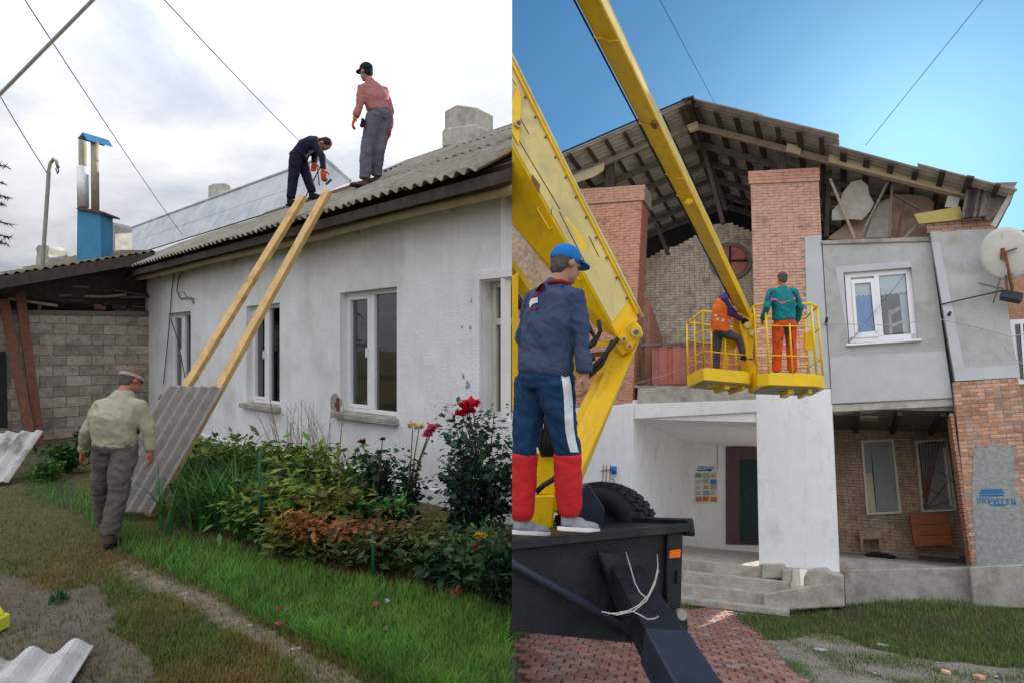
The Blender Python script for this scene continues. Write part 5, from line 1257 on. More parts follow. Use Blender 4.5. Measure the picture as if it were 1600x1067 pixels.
def hand(mb, wr, dirn, palm_n, k, side=1, curl=.5):
    """palm and five fingers; dirn points to the fingertips, palm_n out of the palm"""
    dirn = dirn.normalized(); palm_n = (palm_n-dirn*palm_n.dot(dirn)).normalized(); ac_ = dirn.cross(palm_n).normalized()*side
    c = wr+dirn*.05*k
    mb.ell(c, ac_*.043*k, palm_n*.018*k, dirn*.056*k, 10, 8)
    mb.tube([wr-dirn*.03*k, wr+dirn*.02*k], [.027*k, .03*k], 8, flatk=.8)
    for i, (o, ln) in enumerate(((-.030,.072),(-.010,.082),(.011,.077),(.030,.060))):
        b = c+dirn*.042*k+ac_*o*k; j1 = b+(dirn*math.cos(curl*.6)+palm_n*math.sin(curl*.6))*ln*.5*k; j2 = j1+(dirn*math.cos(curl*1.6)+palm_n*math.sin(curl*1.6))*ln*.5*k
        mb.tube([b-dirn*.015*k, b, j1, j2], [.0095*k,.0095*k,.009*k,.0075*k], 7)
    b = c-dirn*.03*k-ac_*.03*k; j1 = b+(dirn*.6-ac_*.75+palm_n*.3).normalized()*.04*k; j2 = j1+(dirn*.9-ac_*.3+palm_n*.35).normalized()*.032*k
    mb.tube([b, j1, j2], [.014*k,.011*k,.009*k], 7)
def shoe(parent, an, toe, k, m, sole=None, up=Z, clip=None, hi=False):
    d = (toe-an); d = (d-up*d.dot(up)).normalized(); s_ = d.cross(up); g = an-up*.075*k
    mb = MB(); mb.ell(g+d*.035*k+up*.035*k, s_*.042*k, up*.045*k, d*.085*k, 10, 8); mb.ell(g+d*.12*k+up*.022*k, s_*.046*k, up*.034*k, d*.085*k, 10, 8)
    mb.tube([g+up*.02*k-d*.01*k, g+up*(.11 if not hi else .2)*k-d*.012*k], [.045*k,.043*k], 10)
    sh_ = remesh(mb, 'shoe', m, parent, .009*k, 3, clip=clip)
    pts = []
    for i in range(18):
        a = 2*math.pi*i/18; w_ = .047+(.006 if math.cos(a) > 0 else -.004); pts.append(g+d*(.065*k+.145*k*math.cos(a))+s_*(w_*k*math.sin(a))-up*.012*k)
    mb = MB(); mb.prism(pts, up*.026*k); mb.build('sole', sole or 'rag_black', sh_, clip, bevel=.004)
    return sh_
def human(label, P, k, spec, up=Z, clip=None, vox=.013, group=None, base=None):
    """P: joints in world space; spec: materials and options"""
    side = (P['shR']-P['shL']).normalized(); pel = (P['hipL']+P['hipR'])/2; fwd = spec['fwd'].normalized()
    t = thing('person', base if base else (P['anL']+P['anR'])/2-up*.08*k, label, 'person', group)
    hd = P['head']; hu = (hd-P['neck']).normalized(); hu = (hu*.5+spec.get('hup', up)*.5).normalized(); hf = spec.get('look', fwd); hf = (hf-hu*hf.dot(hu)).normalized(); hs = hf.cross(hu).normalized()
    shm = (P['shL']+P['shR'])/2; nk = P['neck']
    # ---- body (skin): head, neck, trunk, limbs, hands in one surface
    b = MB()
    b.ell(hd+hu*.025*k-hf*.008*k, hs*.074*k, hf*.094*k, hu*.095*k, 16, 12)
    b.ell(hd-hu*.045*k+hf*.028*k, hs*.058*k, hf*.066*k, hu*.068*k, 14, 10)
    b.ell(hd-hu*.018*k+hf*.092*k, hs*.013*k, hf*.024*k, hu*.024*k, 8, 6)
    b.ell(hd-hu*.088*k+hf*.068*k, hs*.025*k, hf*.022*k, hu*.018*k, 8, 6)
    b.ell(hd-hu*.052*k+hf*.086*k, hs*.024*k, hf*.012*k, hu*.007*k, 8, 6)
    b.ell(hd+hu*.018*k+hf*.080*k, hs*.055*k, hf*.014*k, hu*.010*k, 10, 6)
    for s_ in (-1, 1): b.ell(hd-hu*.008*k+hs*(s_*.077*k)-hf*.004*k, hs*.010*k, hf*.020*k, hu*.032*k, 8, 6)
    b.tube([shm*.55+nk*.45, nk, hd-hu*.035*k-hf*.012*k], [.062*k,.055*k,.052*k], 12)
    rings(b, [pel, pel.lerp(shm,.5), shm, nk], [.14*k,.12*k,.14*k,.05*k], [.09*k,.085*k,.09*k,.05*k], side)
    for c in 'LR':
        b.tube([P['sh'+c], P['el'+c], P['wr'+c]], [.045*k,.036*k,.027*k], 9); b.tube([P['hip'+c], P['kn'+c], P['an'+c]], [.07*k,.05*k,.036*k], 9)
        if spec.get('hands', True) and not spec.get('gloves'):
            dr_ = spec.get('hd'+c, P['wr'+c]-P['el'+c]); hand(b, P['wr'+c], dr_, spec.get('pn'+c, -side if c == 'R' else side), k, 1 if c == 'R' else -1, spec.get('curl', .6))
    remesh(b, 'body', spec.get('skin', 'skin'), t, min(vox, .0075*k+.001), 2, clip=clip)
    if spec.get('gloves'):
        for c in 'LR':
            g = MB(); hand(g, P['wr'+c], spec.get('hd'+c, P['wr'+c]-P['el'+c]), spec.get('pn'+c, -side if c == 'R' else side), k*1.12, 1 if c == 'R' else -1, .7); remesh(g, 'glove', spec['gloves'], t, .009, 2)
    for s_ in (-1, 1):
        e = MB(); e.ell(hd+hu*.004*k+hf*.079*k+hs*(s_*.031*k), hs*.011*k, hf*.009*k, hu*.007*k, 8, 6); e.build('eye', 'lens_dark', t, clip, smooth=True)
    # ---- hair and cap
    if spec.get('hair'):
        h = MB(); h.ell(hd+hu*.032*k-hf*.020*k, hs*.081*k, hf*.090*k, hu*.094*k, 16, 12, -.55, 1); h.ell(hd-hu*.02*k-hf*.048*k, hs*.070*k, hf*.048*k, hu*.07*k, 12, 8); remesh(h, 'hair', spec['hair'], t, .009, 2, .003, 60)
    cp = spec.get('cap')
    if cp:
        h = MB(); tl = spec.get('captilt', .0); cu = (hu+hf*tl).normalized(); cf = (hf-cu*hf.dot(cu)).normalized()
        h.ell(hd+cu*.038*k-cf*.008*k, hs*.087*k, cf*.104*k, cu*.092*k, 20, 9, -.18, 1)
        co = remesh(h, 'cap', cp, t, .008, 3, .002, 25, clip=clip)
        if spec.get('brim', True):
            q = MB(); outer, inner = [], []
            for i in range(13):
                a = -1.15+2.3*i/12; inner.append(hd+cu*.03*k+cf*(.085*k*math.cos(a))+hs*(.085*k*math.sin(a))); outer.append(hd+cu*(.026-.012*(1-math.cos(a)))*k+cf*(.095*k*math.cos(a)+.075*k*math.cos(a*.85))+hs*(.09*k*math.sin(a)))
            for i in range(12): q.hexa([inner[i], outer[i], outer[i+1], inner[i+1]]+[x+cu*.008*k for x in (inner[i], outer[i], outer[i+1], inner[i+1])])
            q.build('brim', cp, co, clip)
            q = MB(); q.ell(hd+cu*.128*k-cf*.008*k, hs*.009*k, cf*.009*k, cu*.006*k, 8, 5); q.build('button', cp, co)
        if spec.get('capband'):
            q = MB(); rg_ = []
            for zz, rr_ in ((.012,1.0), (.012,1.035), (.042,1.03), (.042,.99)):
                rg_.append([hd+cu*zz*k+hs*(.088*rr_*k*math.cos(2*math.pi*j/24))+cf*(.105*rr_*k*math.sin(2*math.pi*j/24)-.008*k) for j in range(24)])
            q.loft(rg_+[rg_[0]], False); q.build('cap_band', spec['capband'], co)
    # ---- trousers
    w_ = spec.get('wide', 1.0); q = MB(); waist = pel.lerp(shm, .22)
    rings(q, [pel-up*.07*k, pel, pel.lerp(shm,.12), waist], [.155*k*w_,.172*k*w_,.165*k*w_,.155*k*w_], [.105*k,.128*k,.122*k,.112*k], side)
    leg = spec.get('leg', (.098,.092,.068,.062,.056))
    for c in 'LR':
        hp, kn, an = P['hip'+c], P['kn'+c], P['an'+c]; cut = spec.get('cut', 1.0)
        pts = [hp, hp.lerp(kn,.4), kn, kn.lerp(an,.5), kn.lerp(an,.93)]
        q.tube(pts, [x*k for x in leg], 12)
    trz = remesh(q, 'trousers', spec['trousers'], t, vox, 3, spec.get('tfold', .010)*.8, 11, clip=clip)
    # ---- upper garment
    q = MB(); hem = pel.lerp(shm, spec.get('hem', .06)); lean = shm-pel
    ch1 = pel.lerp(shm,.35)-fwd*spec.get('hunch', .0)*.6; ch2 = pel.lerp(shm,.68)-fwd*spec.get('hunch', .0)
    bw = spec.get('bulk', 1.0)
    rings(q, [hem, pel.lerp(shm,.16), ch1, ch2, shm-lean.normalized()*.01*k, shm.lerp(nk,.62), nk+(nk-shm).normalized()*.02*k], [.168*k*bw,.178*k*bw,.172*k*bw,.188*k*bw,.165*k*bw,.09*k,.062*k], [.125*k*bw,.135*k*bw,.125*k*bw,.132*k*bw,.10*k,.075*k,.062*k], side)
    for c in 'LR':
        s0, e0, w0 = P['sh'+c], P['el'+c], P['wr'+c]; inn = s0.lerp(shm,.35)
        q.tube([inn, s0, s0.lerp(e0,.5), e0, e0.lerp(w0,.5), e0.lerp(w0,.95)], [x*k*spec.get('sleeve',1.0) for x in (.064,.064,.058,.053,.048,.043)], 12)
    top = remesh(q, 'sweater' if not spec.get('topname') else spec['topname'], spec['top'], t, vox, 4, spec.get('fold', .009)*.8, 11, clip=clip)
    if spec.get('band'):
        q = MB(); h0 = pel.lerp(shm, spec.get('hem', .06)-.015); h1 = pel.lerp(shm, spec.get('hem', .06)+.085)
        rings(q, [h0, h0.lerp(h1,.5), h1], [.170*k*bw,.177*k*bw,.176*k*bw], [.128*k*bw,.134*k*bw,.134*k*bw], side); remesh(q, 'waistband', spec['top'], top, .009, 1, .002, 30, clip=clip)
        for c in 'LR': q = MB(); q.tube([P['el'+c].lerp(P['wr'+c],.82), P['el'+c].lerp(P['wr'+c],.98)], [.047*k,.040*k], 12); remesh(q, 'cuff', spec['top'], top, .008, 1, clip=clip)
    for c in 'LR': shoe(t, P['an'+c], P['toe'+c], k, spec.get('shoes', 'boots'), spec.get('sole'), up, clip, spec.get('hi', False))
    return t, trz, top
def J(Y, **kw): return {a: at(v[0], v[1], Y+(v[2] if len(v) > 2 else 0)) for a, v in kw.items()}

# ---- man in sage jacket walking away over the lawn
P = J(4.78, head=(205,594,.14), neck=(193,613,.05), shL=(158,632), shR=(217,633,.05), elL=(138,672,.0), elR=(232,674,.08), wrL=(130,705,.12), wrR=(235,704,.1),
      hipL=(164,694,.0), hipR=(196,694,.02), knL=(160,765,.12), knR=(186,768,-.02), anL=(165,820,.32), anR=(170,838,-.05), toeL=(170,830,.6), toeR=(190,846,.2))
L_ = human('man in sage green jacket and banded cap walking beside slanting sheet', P, .97, dict(fwd=Vector((.25,1,0)), look=Vector((.45,1,-.35)), skin='skin_red', hair='hair_grey', cap='cap_brown', capband='cap_cream', brim=False, captilt=.15, trousers='trouser_grey', top='jacket_sage', topname='jacket', hem=-.03, bulk=1.0, sleeve=1.05, band=True, fold=.013, tfold=.016, shoes='boots', hunch=.04, leg=(.105,.10,.082,.075,.07), curl=.9))
# ---- man in pink shirt on the roof
rp = rhit(577, 292, .03); rY = rp.y
P = J(rY, head=(572,113), neck=(577,127), shL=(566,138,-.06), shR=(600,141,.1), elL=(562,165,-.12), elR=(610,172,.15), wrL=(555,184,-.15), wrR=(609,203,.12), hipL=(585,180,-.05), hipR=(602,181,.1), knL=(573,232,-.06), knR=(591,236,.05), anL=(570,284,-.06), anR=(588,279,.12), toeL=(556,288,-.1), toeR=(572,284,.1))
K1 = 1.0*rY/7.5*.98
human('man in pink shirt and dark cap standing upright on the roof', P, K1, dict(fwd=Vector((-.8,.5,0)), look=Vector((-.9,.5,-.1)), gloves='glove_orange', cap='cap_black', brim=True, captilt=-.1, hair='cap_black', trousers='trouser_slate', top='shirt_pink', topname='shirt', hem=.1, bulk=.98, wide=.95, fold=.012, shoes='boots', hi=True, leg=(.108,.105,.09,.085,.078)), vox=.014)
mb = MB(); mb.tube([at(565,197,rY-.2), at(570,190,rY-.1)], .03, 8); mb.beam(at(565,199,rY-.2), at(567,186,rY-.2), .05, .03); tag(mb.build('hand_tool', 'cap_black'), 'small dark tool held by the man in pink', 'tool')
# ---- man in navy bending over on the roof
rp = rhit(470, 316, .03); dY = rp.y
P = J(dY, head=(506,226,.05), neck=(496,220,.05), shL=(488,222,-.1), shR=(494,222,.2), elL=(504,246,-.14), elR=(492,243,.2), wrL=(505,266,-.16), wrR=(491,256,.15), hipL=(463,246,-.1), hipR=(468,246,.12), knL=(458,280,-.1), knR=(480,276,.12), anL=(454,313,-.1), anR=(488,303,.12), toeL=(468,316,-.12), toeR=(500,305,.1))
K2 = K1*dY/rY*.92
human('man in navy clothes bending down to work on the roof', P, K2, dict(fwd=Vector((1,.1,0)), look=Vector((1,0,-.9)), hup=Vector((.8,0,.5)), gloves='glove_orange', hair='hair_dark', trousers='navy', top='navy', hem=.05, hunch=.06, fold=.008, shoes='cap_black', bulk=.92, wide=.92, leg=(.10,.095,.075,.07,.062)), vox=.014)
mb = MB(); mb.tube([at(496,262,dY+.1), at(499,290,dY+.1)], .012, 6); tag(mb.build('crowbar', 'wire'), 'thin bar held upright by the bending roofer', 'bar', 'roofing tools')
hm = thing('hammer', at(515,285,dY-.15), 'hammer in gloved hand of the bending roofer', 'hammer', 'roofing tools')
mb = MB(); mb.tube([at(503,268,dY-.16), at(514,285,dY-.16)], .014, 6); mb.build('handle', 'rafter_wood', hm); mb = MB(); mb.beam(at(509,289,dY-.16), at(518,281,dY-.16), .035, .035); mb.build('head', 'wire', hm)

# ---- man on the trailer
mY = 3.3
P = J(mY, head=(884,414,.03), neck=(872,443,.0), shL=(832,465,.14), shR=(898,463,-.12), elL=(818,530,.22), elR=(909,524,-.13), wrL=(826,588,.2), wrR=(914,584,-.16),
      hipL=(834,592,.07), hipR=(866,594,-.07), knL=(820,700,.05), knR=(886,700,-.05), anL=(815,812,.06), anR=(890,806,-.02), toeL=(850,836,.1), toeR=(950,826,.04))
mt, trz, top = human('man in blue cap and navy tracksuit standing on the trailer', P, .99, dict(fwd=Vector((.75,.65,0)), look=Vector((.86,.5,-.0)), hair='hair_grey', cap='cap_blue', captilt=-.05, trousers='track_blue', top='sweat_blue', hem=.08, bulk=1.03, sleeve=1.0, band=True, fold=.013, tfold=.013, shoes='shoe_grey', sole='shoe_white', leg=(.114,.104,.078,.056,.052), curl=1.0, hdR=Vector((.05,0,-1)), pnR=Vector((-.8,.5,0))), up=V, clip='R', vox=.010)
for c in 'LR':
    kn, an = P['kn'+c], P['an'+c]; q = MB(); q.tube([kn.lerp(an,.06), kn.lerp(an,.3), kn.lerp(an,.6), kn.lerp(an,.9), kn.lerp(an,.985)], [.085,.084,.081,.076,.060], 16); remesh(q, 'trouser_cuff', 'track_red', trz, .010, 3, .005, 9, clip='R')
bpy.context.view_layer.update()
def cast(o_, px, py):
    ok, loc, nrm, _ = o_.ray_cast(C-ROOT[o_], ray(px, py).normalized()); return (loc+ROOT[o_], nrm) if ok else None
q = MB(); rr_ = []; sil = []
for i in range(26):
    y = 566+i*(706-566)/25; xr = None
    for x in np.arange(925, 850, -1.0):
        if cast(trz, x, y): xr = x; break
    if xr is None: continue
    sil.append((y, xr))
fit = np.polyfit([a for a, b in sil], [b for a, b in sil], 3)
for i in range(26):
    y = 566+i*(706-566)/25; xr = np.polyval(fit, y)-1.0
    row = [cast(trz, xr-dx_, y) for dx_ in (4.5, 7, 10, 12.5, 15, 17.5)]
    if all(row): rr_.append([p+n_*.004 for p, n_ in row])
vv = []; ff = []
for r_ in rr_: vv += r_
for i in range(len(rr_)-1):
    for j in range(5): k_ = i*6+j; ff.append((k_, k_+1, k_+7, k_+6))
q.add(vv, ff); q.build('side_stripe', 'track_white', trz, smooth=True)
# collar, back print, glasses
q = MB(); q.tube([P['neck']-V*.015+(EX*math.cos(a)+EY*math.sin(a))*.068 for a in [2*math.pi*i/16 for i in range(17)]], .013, 6); q.build('collar', 'collar_red', top, 'R', smooth=True)
def onsurf(px, py):
    dg = bpy.context.evaluated_depsgraph_get(); o = C-ROOT[top]; d = ray(px, py).normalized(); ok, loc, nrm, _ = top.ray_cast(o, d)
    return (loc+ROOT[top], nrm) if ok else (at(px, py, mY-.15), -d)
bpy.context.view_layer.update()
for m_, poly in (('paper', [(826,462),(836,459),(837,467),(828,470),(824,476),(823,468)]), ('collar_red', [(838,440),(846,436),(844,446),(836,457),(829,459),(832,450)]), ('collar_red', [(818,481),(838,473),(838,475),(819,483)])):
    pts = []
    for x, y in poly:
        l_, n_ = onsurf(x+5, y+6); pts.append(l_+n_*.006)
    q = MB(); q.prism(pts, (C-pts[0]).normalized()*-.004); q.build('back_print', m_, top)
hd = P['head']; hu = V; hf = Vector((.86,.5,0)).normalized(); hs = hf.cross(hu).normalized()
gl_ = thing('sunglasses', hd, 'dark sunglasses worn by the man on the trailer', 'sunglasses')
for s_ in (-1, 1):
    q = MB(); q.ell(hd+hf*.094+hs*(s_*.035)+hu*.006, hs*.027, hu*.018, hf*.006, 12, 6); q.build('lens', 'lens_dark', gl_, smooth=True)
    q = MB(); q.beam(hd+hf*.088+hs*(s_*.066)+hu*.010, hd-hf*.02+hs*(s_*.080)+hu*.008, .004, .008); q.build('temple', 'lens_dark', gl_)
q = MB(); q.beam(hd+hf*.100-hs*.012+hu*.008, hd+hf*.100+hs*.012+hu*.008, .005, .006); q.build('bridge', 'lens_dark', gl_)

# ---- men in the baskets
bY = 10.0
P = J(bY, head=(1222,436,.02), neck=(1223,449), shL=(1205,456), shR=(1241,456), elL=(1198,480,-.05), elR=(1250,480,-.02), wrL=(1192,500,.2), wrR=(1246,502,.2), hipL=(1216,506), hipR=(1235,506), knL=(1215,543), knR=(1236,543), anL=(1213,583), anR=(1238,583), toeL=(1211,586,.25), toeR=(1240,586,.25))
t_, tz_, tp_ = human('man in teal jacket and orange work trousers standing in right basket', P, 1.03, dict(fwd=EY, hair='hair_grey', trousers='work_orange', top='teal', topname='jacket', hem=.12, bulk=1.1, sleeve=1.15, fold=.012, shoes='boots', leg=(.105,.10,.085,.08,.078)), up=V, vox=.015)
def patch(nm, m_, poly, par, lift_=.012):
    pts = []
    for x, y in poly:
        o = C-ROOT[par]; d = ray(x, y).normalized(); ok, loc, nrm, _ = par.ray_cast(o, d)
        pts.append((loc+ROOT[par]+nrm*lift_) if ok else None)
    pts = [p for p in pts if p]
    if len(pts) > 2: q = MB(); q.prism(pts, (pts[0]-C).normalized()*.004); q.build(nm, m_, par)
bpy.context.view_layer.update()
patch('chevron', 'pink', [(1203,467),(1212,467),(1222,472),(1232,467),(1242,464),(1242,468),(1232,471),(1222,476),(1212,471),(1203,470)], tp_)
patch('yoke', 'purple', [(1237,455),(1243,458),(1248,470),(1250,484),(1244,484),(1242,466)], tp_); patch('yoke', 'purple', [(1208,455),(1203,458),(1199,470),(1196,482),(1201,483),(1204,466)], tp_)
patch('seat_patch', 'work_grey', [(1216,503),(1234,503),(1238,515),(1230,530),(1226,520),(1222,531),(1215,515)], tz_); patch('knee_patch', 'work_grey', [(1216,532),(1223,530),(1224,544),(1215,545)], tz_); patch('knee_patch', 'work_grey', [(1230,530),(1238,530),(1240,543),(1231,544)], tz_)
P = J(10.3, head=(1141,452,.1), neck=(1137,461,.05), shL=(1126,468,.12), shR=(1132,468,-.12), elL=(1146,487,.15), elR=(1142,490,-.2), wrL=(1160,500,.1), wrR=(1160,499,-.15), hipL=(1122,517,.1), hipR=(1127,517,-.08), knL=(1120,548,.1), knR=(1155,530,-.05), anL=(1119,582,.1), anR=(1162,555,-.05), toeL=(1135,584,.1), toeR=(1178,560,-.05))
t_, tz_, tp_ = human('man in orange safety vest leaning forward in left basket', P, 1.0, dict(fwd=EX, hair='hair_dark', trousers='work_grey', top='purple', topname='sweater', hem=.05, fold=.012, shoes='cap_black', gloves='cap_black', cap='cap_black', brim=False), up=V, vox=.015)
q = MB(); pel = (P['hipL']+P['hipR'])/2; shm = (P['shL']+P['shR'])/2; side = (P['shR']-P['shL']).normalized()
rings(q, [pel.lerp(shm,-.02), pel.lerp(shm,.3), pel.lerp(shm,.7), shm+(shm-pel)*.02], [.20,.20,.205,.15], [.16,.165,.165,.11], side); ve = remesh(q, 'safety_vest', 'vest_orange', t_, .015, 3, .01, 9)
bpy.context.view_layer.update()
patch('reflective_band', 'reflective', [(1108,494),(1120,497),(1132,499),(1139,499),(1139,503),(1130,503),(1120,501),(1108,498)], ve); patch('reflective_band', 'reflective', [(1117,470),(1121,468),(1122,494),(1117,494)], ve)

# ================================================================== vegetation
def blades(name, pts, up, h, wdt, lean, cols, m='grass', parent=None, seg=2):
    """grass blades as tapering strips: pts (n,3); h, cols arrays"""
    n = len(pts); pts = np.asarray(pts); up = np.asarray(up); ang = rng.uniform(0, 2*np.pi, n)
    ref = np.cross(up, [0,1,.01]); ref /= np.linalg.norm(ref); ref2 = np.cross(up, ref)
    dirn = np.cos(ang)[:,None]*ref+np.sin(ang)[:,None]*ref2; wd = np.sin(ang)[:,None]*ref-np.cos(ang)[:,None]*ref2
    hh = h[:,None]; ln = (lean*rng.uniform(.3,1.3,n))[:,None]; w_ = (wdt*rng.uniform(.7,1.3,n))[:,None]
    rows = []
    for i in range(seg+1):
        f = i/(seg+.0); c = pts+up*hh*(f-.25*f*f*ln)+dirn*hh*ln*f*f; ww = w_*(1-f)*.5+.0004 if i else w_*.5
        rows += [c-wd*ww, c+wd*ww]
    V_ = np.stack(rows, 1).reshape(-1, 3); k = 2*(seg+1); base = (np.arange(n)*k)[:,None]
    f = np.concatenate([base+np.array([[2*i, 2*i+1, 2*i+3, 2*i+2]]) for i in range(seg)], 1).reshape(-1)
    cc = np.repeat(np.asarray(cols), k, 0); sh = np.tile(np.repeat(np.linspace(.8, 1.12, seg+1), 2), n)[:,None]
    return nparr(name, V_, 4, f, cc*(sh*0+1), m, parent)
def leaves(name, ctr, size, cols, up=np.array([0,0,1.0]), m='leaf', parent=None, aspect=.5, droop=.3, face=None):
    """folded leaf shapes, 6 verts each"""
    n = len(ctr); ctr = np.asarray(ctr); d = rng.normal(size=(n,3)); d[:,2] = np.abs(d[:,2])*.6-.25
    if face is not None: d = d*.7+face
    d /= np.linalg.norm(d, axis=1)[:,None]; nr = rng.normal(size=(n,3))*.6+up; s = np.cross(d, nr); s /= np.linalg.norm(s, axis=1)[:,None]; nn = np.cross(s, d)
    sz = np.asarray(size)[:,None]; w_ = sz*aspect*rng.uniform(.8,1.2,(n,1))
    v = [ctr, ctr+d*sz*.45+s*w_*.5+nn*sz*.06, ctr+d*sz-nn*sz*droop*.35, ctr+d*sz*.45-s*w_*.5+nn*sz*.06, ctr+d*sz*.5-nn*sz*.03]
    V_ = np.stack(v, 1).reshape(-1,3); base = (np.arange(n)*5)[:,None]
    f = (base+np.array([[0,1,4,  1,2,4,  2,3,4,  3,0,4]])).reshape(-1)
    return nparr(name, V_, 3, f, np.repeat(np.asarray(cols), 5, 0), m, parent)
def vary(c, n, s=.25):
    c = np.asarray(c); return np.clip(c*(1+rng.normal(0, s, (n,1)))*(1+rng.normal(0, s*.3, (n,3))), .003, 1)
# ---- garden grass
GB, GH, GCc = [], [], []
tries = 0
while len(GB) < 62000 and tries < 400000:
    tries += 1
    px, py = random.uniform(-30, 800), 700+math.sqrt(random.random())*380
    p = gl(px, py)
    if p.x > -.02: continue
    s_ = (p-P0).dot(NW)
    if s_ < .1: continue
    k = gclass(p); r = random.random()
    if k == 'path' and r > .16 or k == 'bare' and r > .09: continue
    n_ = mnoise.noise(Vector((p.x*1.3, p.y*1.3, 11))); n2 = mnoise.noise(Vector((p.x*4, p.y*4, 13)))
    if k == 'lush': h = random.uniform(.05,.12)+.03*n2; c = (.115+.05*n2+.03*n_, .27+.07*n2, .038) if random.random() > .12 else (.16,.15,.05)
    else:
        if r > .86+.3*n_: continue
        h = random.uniform(.018,.055); mixf = min(1, max(0, .5+1.1*n_+.6*n2)); c = (.10+.10*mixf, .155-.01*mixf, .026+.018*mixf)
    GB.append((p.x, p.y, gheight(p.x, p.y)-.004)); GH.append(max(.012, h)); GCc.append(c)
GCc = np.array(GCc)*(1+rng.normal(0,.22,(len(GCc),1))); GCc = np.clip(GCc, .005, 1)
tag(blades('lawn_grass', GB, np.array([0,0,1.0]), np.array(GH), .0065, .7, GCc), 'short worn and green grass over the garden lawn', 'grass', kind='stuff')
# ---- yard grass on the right
GB, GH, GCc = [], [], []; tries = 0
Vn = np.array(V)
while len(GB) < 30000 and tries < 300000:
    tries += 1
    px, py = random.uniform(800, 1610), 938+random.random()**.8*140
    p = gr(px, py); k = rclass(p); p = p+V*bank(p); r = random.random(); n_ = mnoise.noise(Vector((p.x*1.7, p.y*1.7, 21)))
    if p.x < .03 or k == 'pave' and r > .02: continue
    if k == 'bare' and r > max(.05, .32+1.0*n_): continue
    if k == 'edge' and r > .10: continue
    if k == 'grass' and r > .95+.5*n_: continue
    h = random.uniform(.04,.11) if k == 'grass' else random.uniform(.02,.06)
    c = (.125,.21,.045) if random.random() > .22 else (.27,.24,.12)
    GB.append(tuple(p-V*.012)); GH.append(h*(1+.5*n_)); GCc.append(c)
GCc = np.clip(np.array(GCc)*(1+rng.normal(0,.25,(len(GCc),1))), .005, 1)
tag(blades('yard_grass', GB, Vn, np.array(GH), .010, .6, GCc), 'patchy green grass in front of the brick building', 'grass', kind='stuff')
grb = lambda x, y: gr(x, y)+V*bank(gr(x, y))
def tuft(px, py, n, h, c, lb, gf, up, nm='grass_tuft', w_=.009, lean=.6, spread=.08, grp='grass tufts'):
    p = gf(px, py); t = thing(nm, p, lb, 'plant', grp)
    pts = np.array(p)+rng.normal(0, spread, (n,3))*np.array([1,1,0]); 
    if up is V: pts = np.array([np.array(p)+np.array(EX)*a+np.array(EY)*b for a, b in rng.normal(0, spread, (n,2))])
    tag(blades('foliage', pts, np.array(up), rng.uniform(.5,1.1,n)*h, w_, lean, vary(c, n), 'grass', t, 4), kind='stuff'); return t
tuft(1327, 952, 160, .22, (.10,.16,.04), 'tall grass tuft at the plinth corner by steps', grb, V)
tuft(1208, 948, 90, .16, (.07,.13,.03), 'small grass tuft in front of the steps', gr, V)
tuft(1350, 954, 120, .16, (.09,.15,.035), 'low grass tuft right of the tallest one', grb, V)
tuft(1590, 985, 150, .34, (.24,.20,.10), 'dry straw coloured weeds at the right plinth', grb, V, lean=.9, spread=.14)
tuft(93, 938, 26, .10, (.03,.12,.05), 'tiny green seedling on the bare earth', gl, Z, w_=.02, spread=.02)
# ---- flower bed: clumps
def lily(px, py, n, h, lb, c=(.040,.125,.022), spread=.19, w_=.028):
    p = gl(px, py); t = thing('daylily_clump', p, lb, 'plant', 'daylily clumps')
    pts = np.array(p)+np.stack([rng.normal(0,spread,n), rng.normal(0,spread*.7,n), np.zeros(n)],1)
    pts[:,0] = np.minimum(pts[:,0], -.05)
    tag(blades('foliage', pts, np.array([0,0,1.0]), rng.uniform(.55,1.2,n)*h, w_, 1.15, vary(c, n, .4), 'leaf', t, 7), kind='stuff'); return t
def bush(px, py, r, h, n, sz, c, lb, nm='leafy_shrub', cat='shrub', grp='shrubs in the flower bed', asp=.55, stems=9, tips=None, tipf=.3, z0=.0, base=None):
    p = base or gl(px, py); t = thing(nm, p, lb, cat, grp)
    ctr = []; nst = stems
    mb = MB(); lobes = []
    for i in range(nst):
        a = random.uniform(0, 2*math.pi); rr_ = r*math.sqrt(random.random())*.8; tip = p+Vector((rr_*math.cos(a), rr_*math.sin(a)*.75, h*random.uniform(.5,1.0)))
        if tip.x > -.06: tip.x = -.06-random.random()*.1
        mid = p.lerp(tip, .5)+Vector((random.uniform(-.04,.04), random.uniform(-.04,.04), .05)); mb.tube([p+Vector((random.uniform(-.05,.05)-.03,0,-.02)), mid, tip], [.010,.007,.004], 5); lobes.append((p, mid, tip))
    mb.build('stems', 'stem', t)
    for i in range(n):
        a, b, tip = random.choice(lobes); f = random.random()**.6
        q = (a.lerp(b, f*2) if f < .5 else b.lerp(tip, f*2-1)); sp = r*.30*(.4+f*.7)
        q = q+Vector((random.gauss(0,sp), random.gauss(0,sp*.8), random.gauss(0,sp*.55)))
        if q.z < .02+z0: q.z = .02+z0+random.random()*.06
        q.x = min(q.x, -.03); ctr.append(q[:])
    cols = vary(c, n, .32)
    if tips is not None:
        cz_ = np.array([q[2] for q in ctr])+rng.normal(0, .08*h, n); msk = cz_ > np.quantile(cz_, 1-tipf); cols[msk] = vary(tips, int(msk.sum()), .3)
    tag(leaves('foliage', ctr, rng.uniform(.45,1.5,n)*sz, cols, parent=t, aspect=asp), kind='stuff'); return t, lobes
GR, DG, OL = (.06,.155,.03), (.028,.07,.03), (.10,.13,.026)
lily(330, 790, 150, .62, 'daylily clump right beside the leaning sheet'); lily(325, 815, 200, .64, 'tall daylily clump below narrow window'); lily(372, 818, 170, .6, 'daylily clump left of green stake', c=(.06,.15,.025))
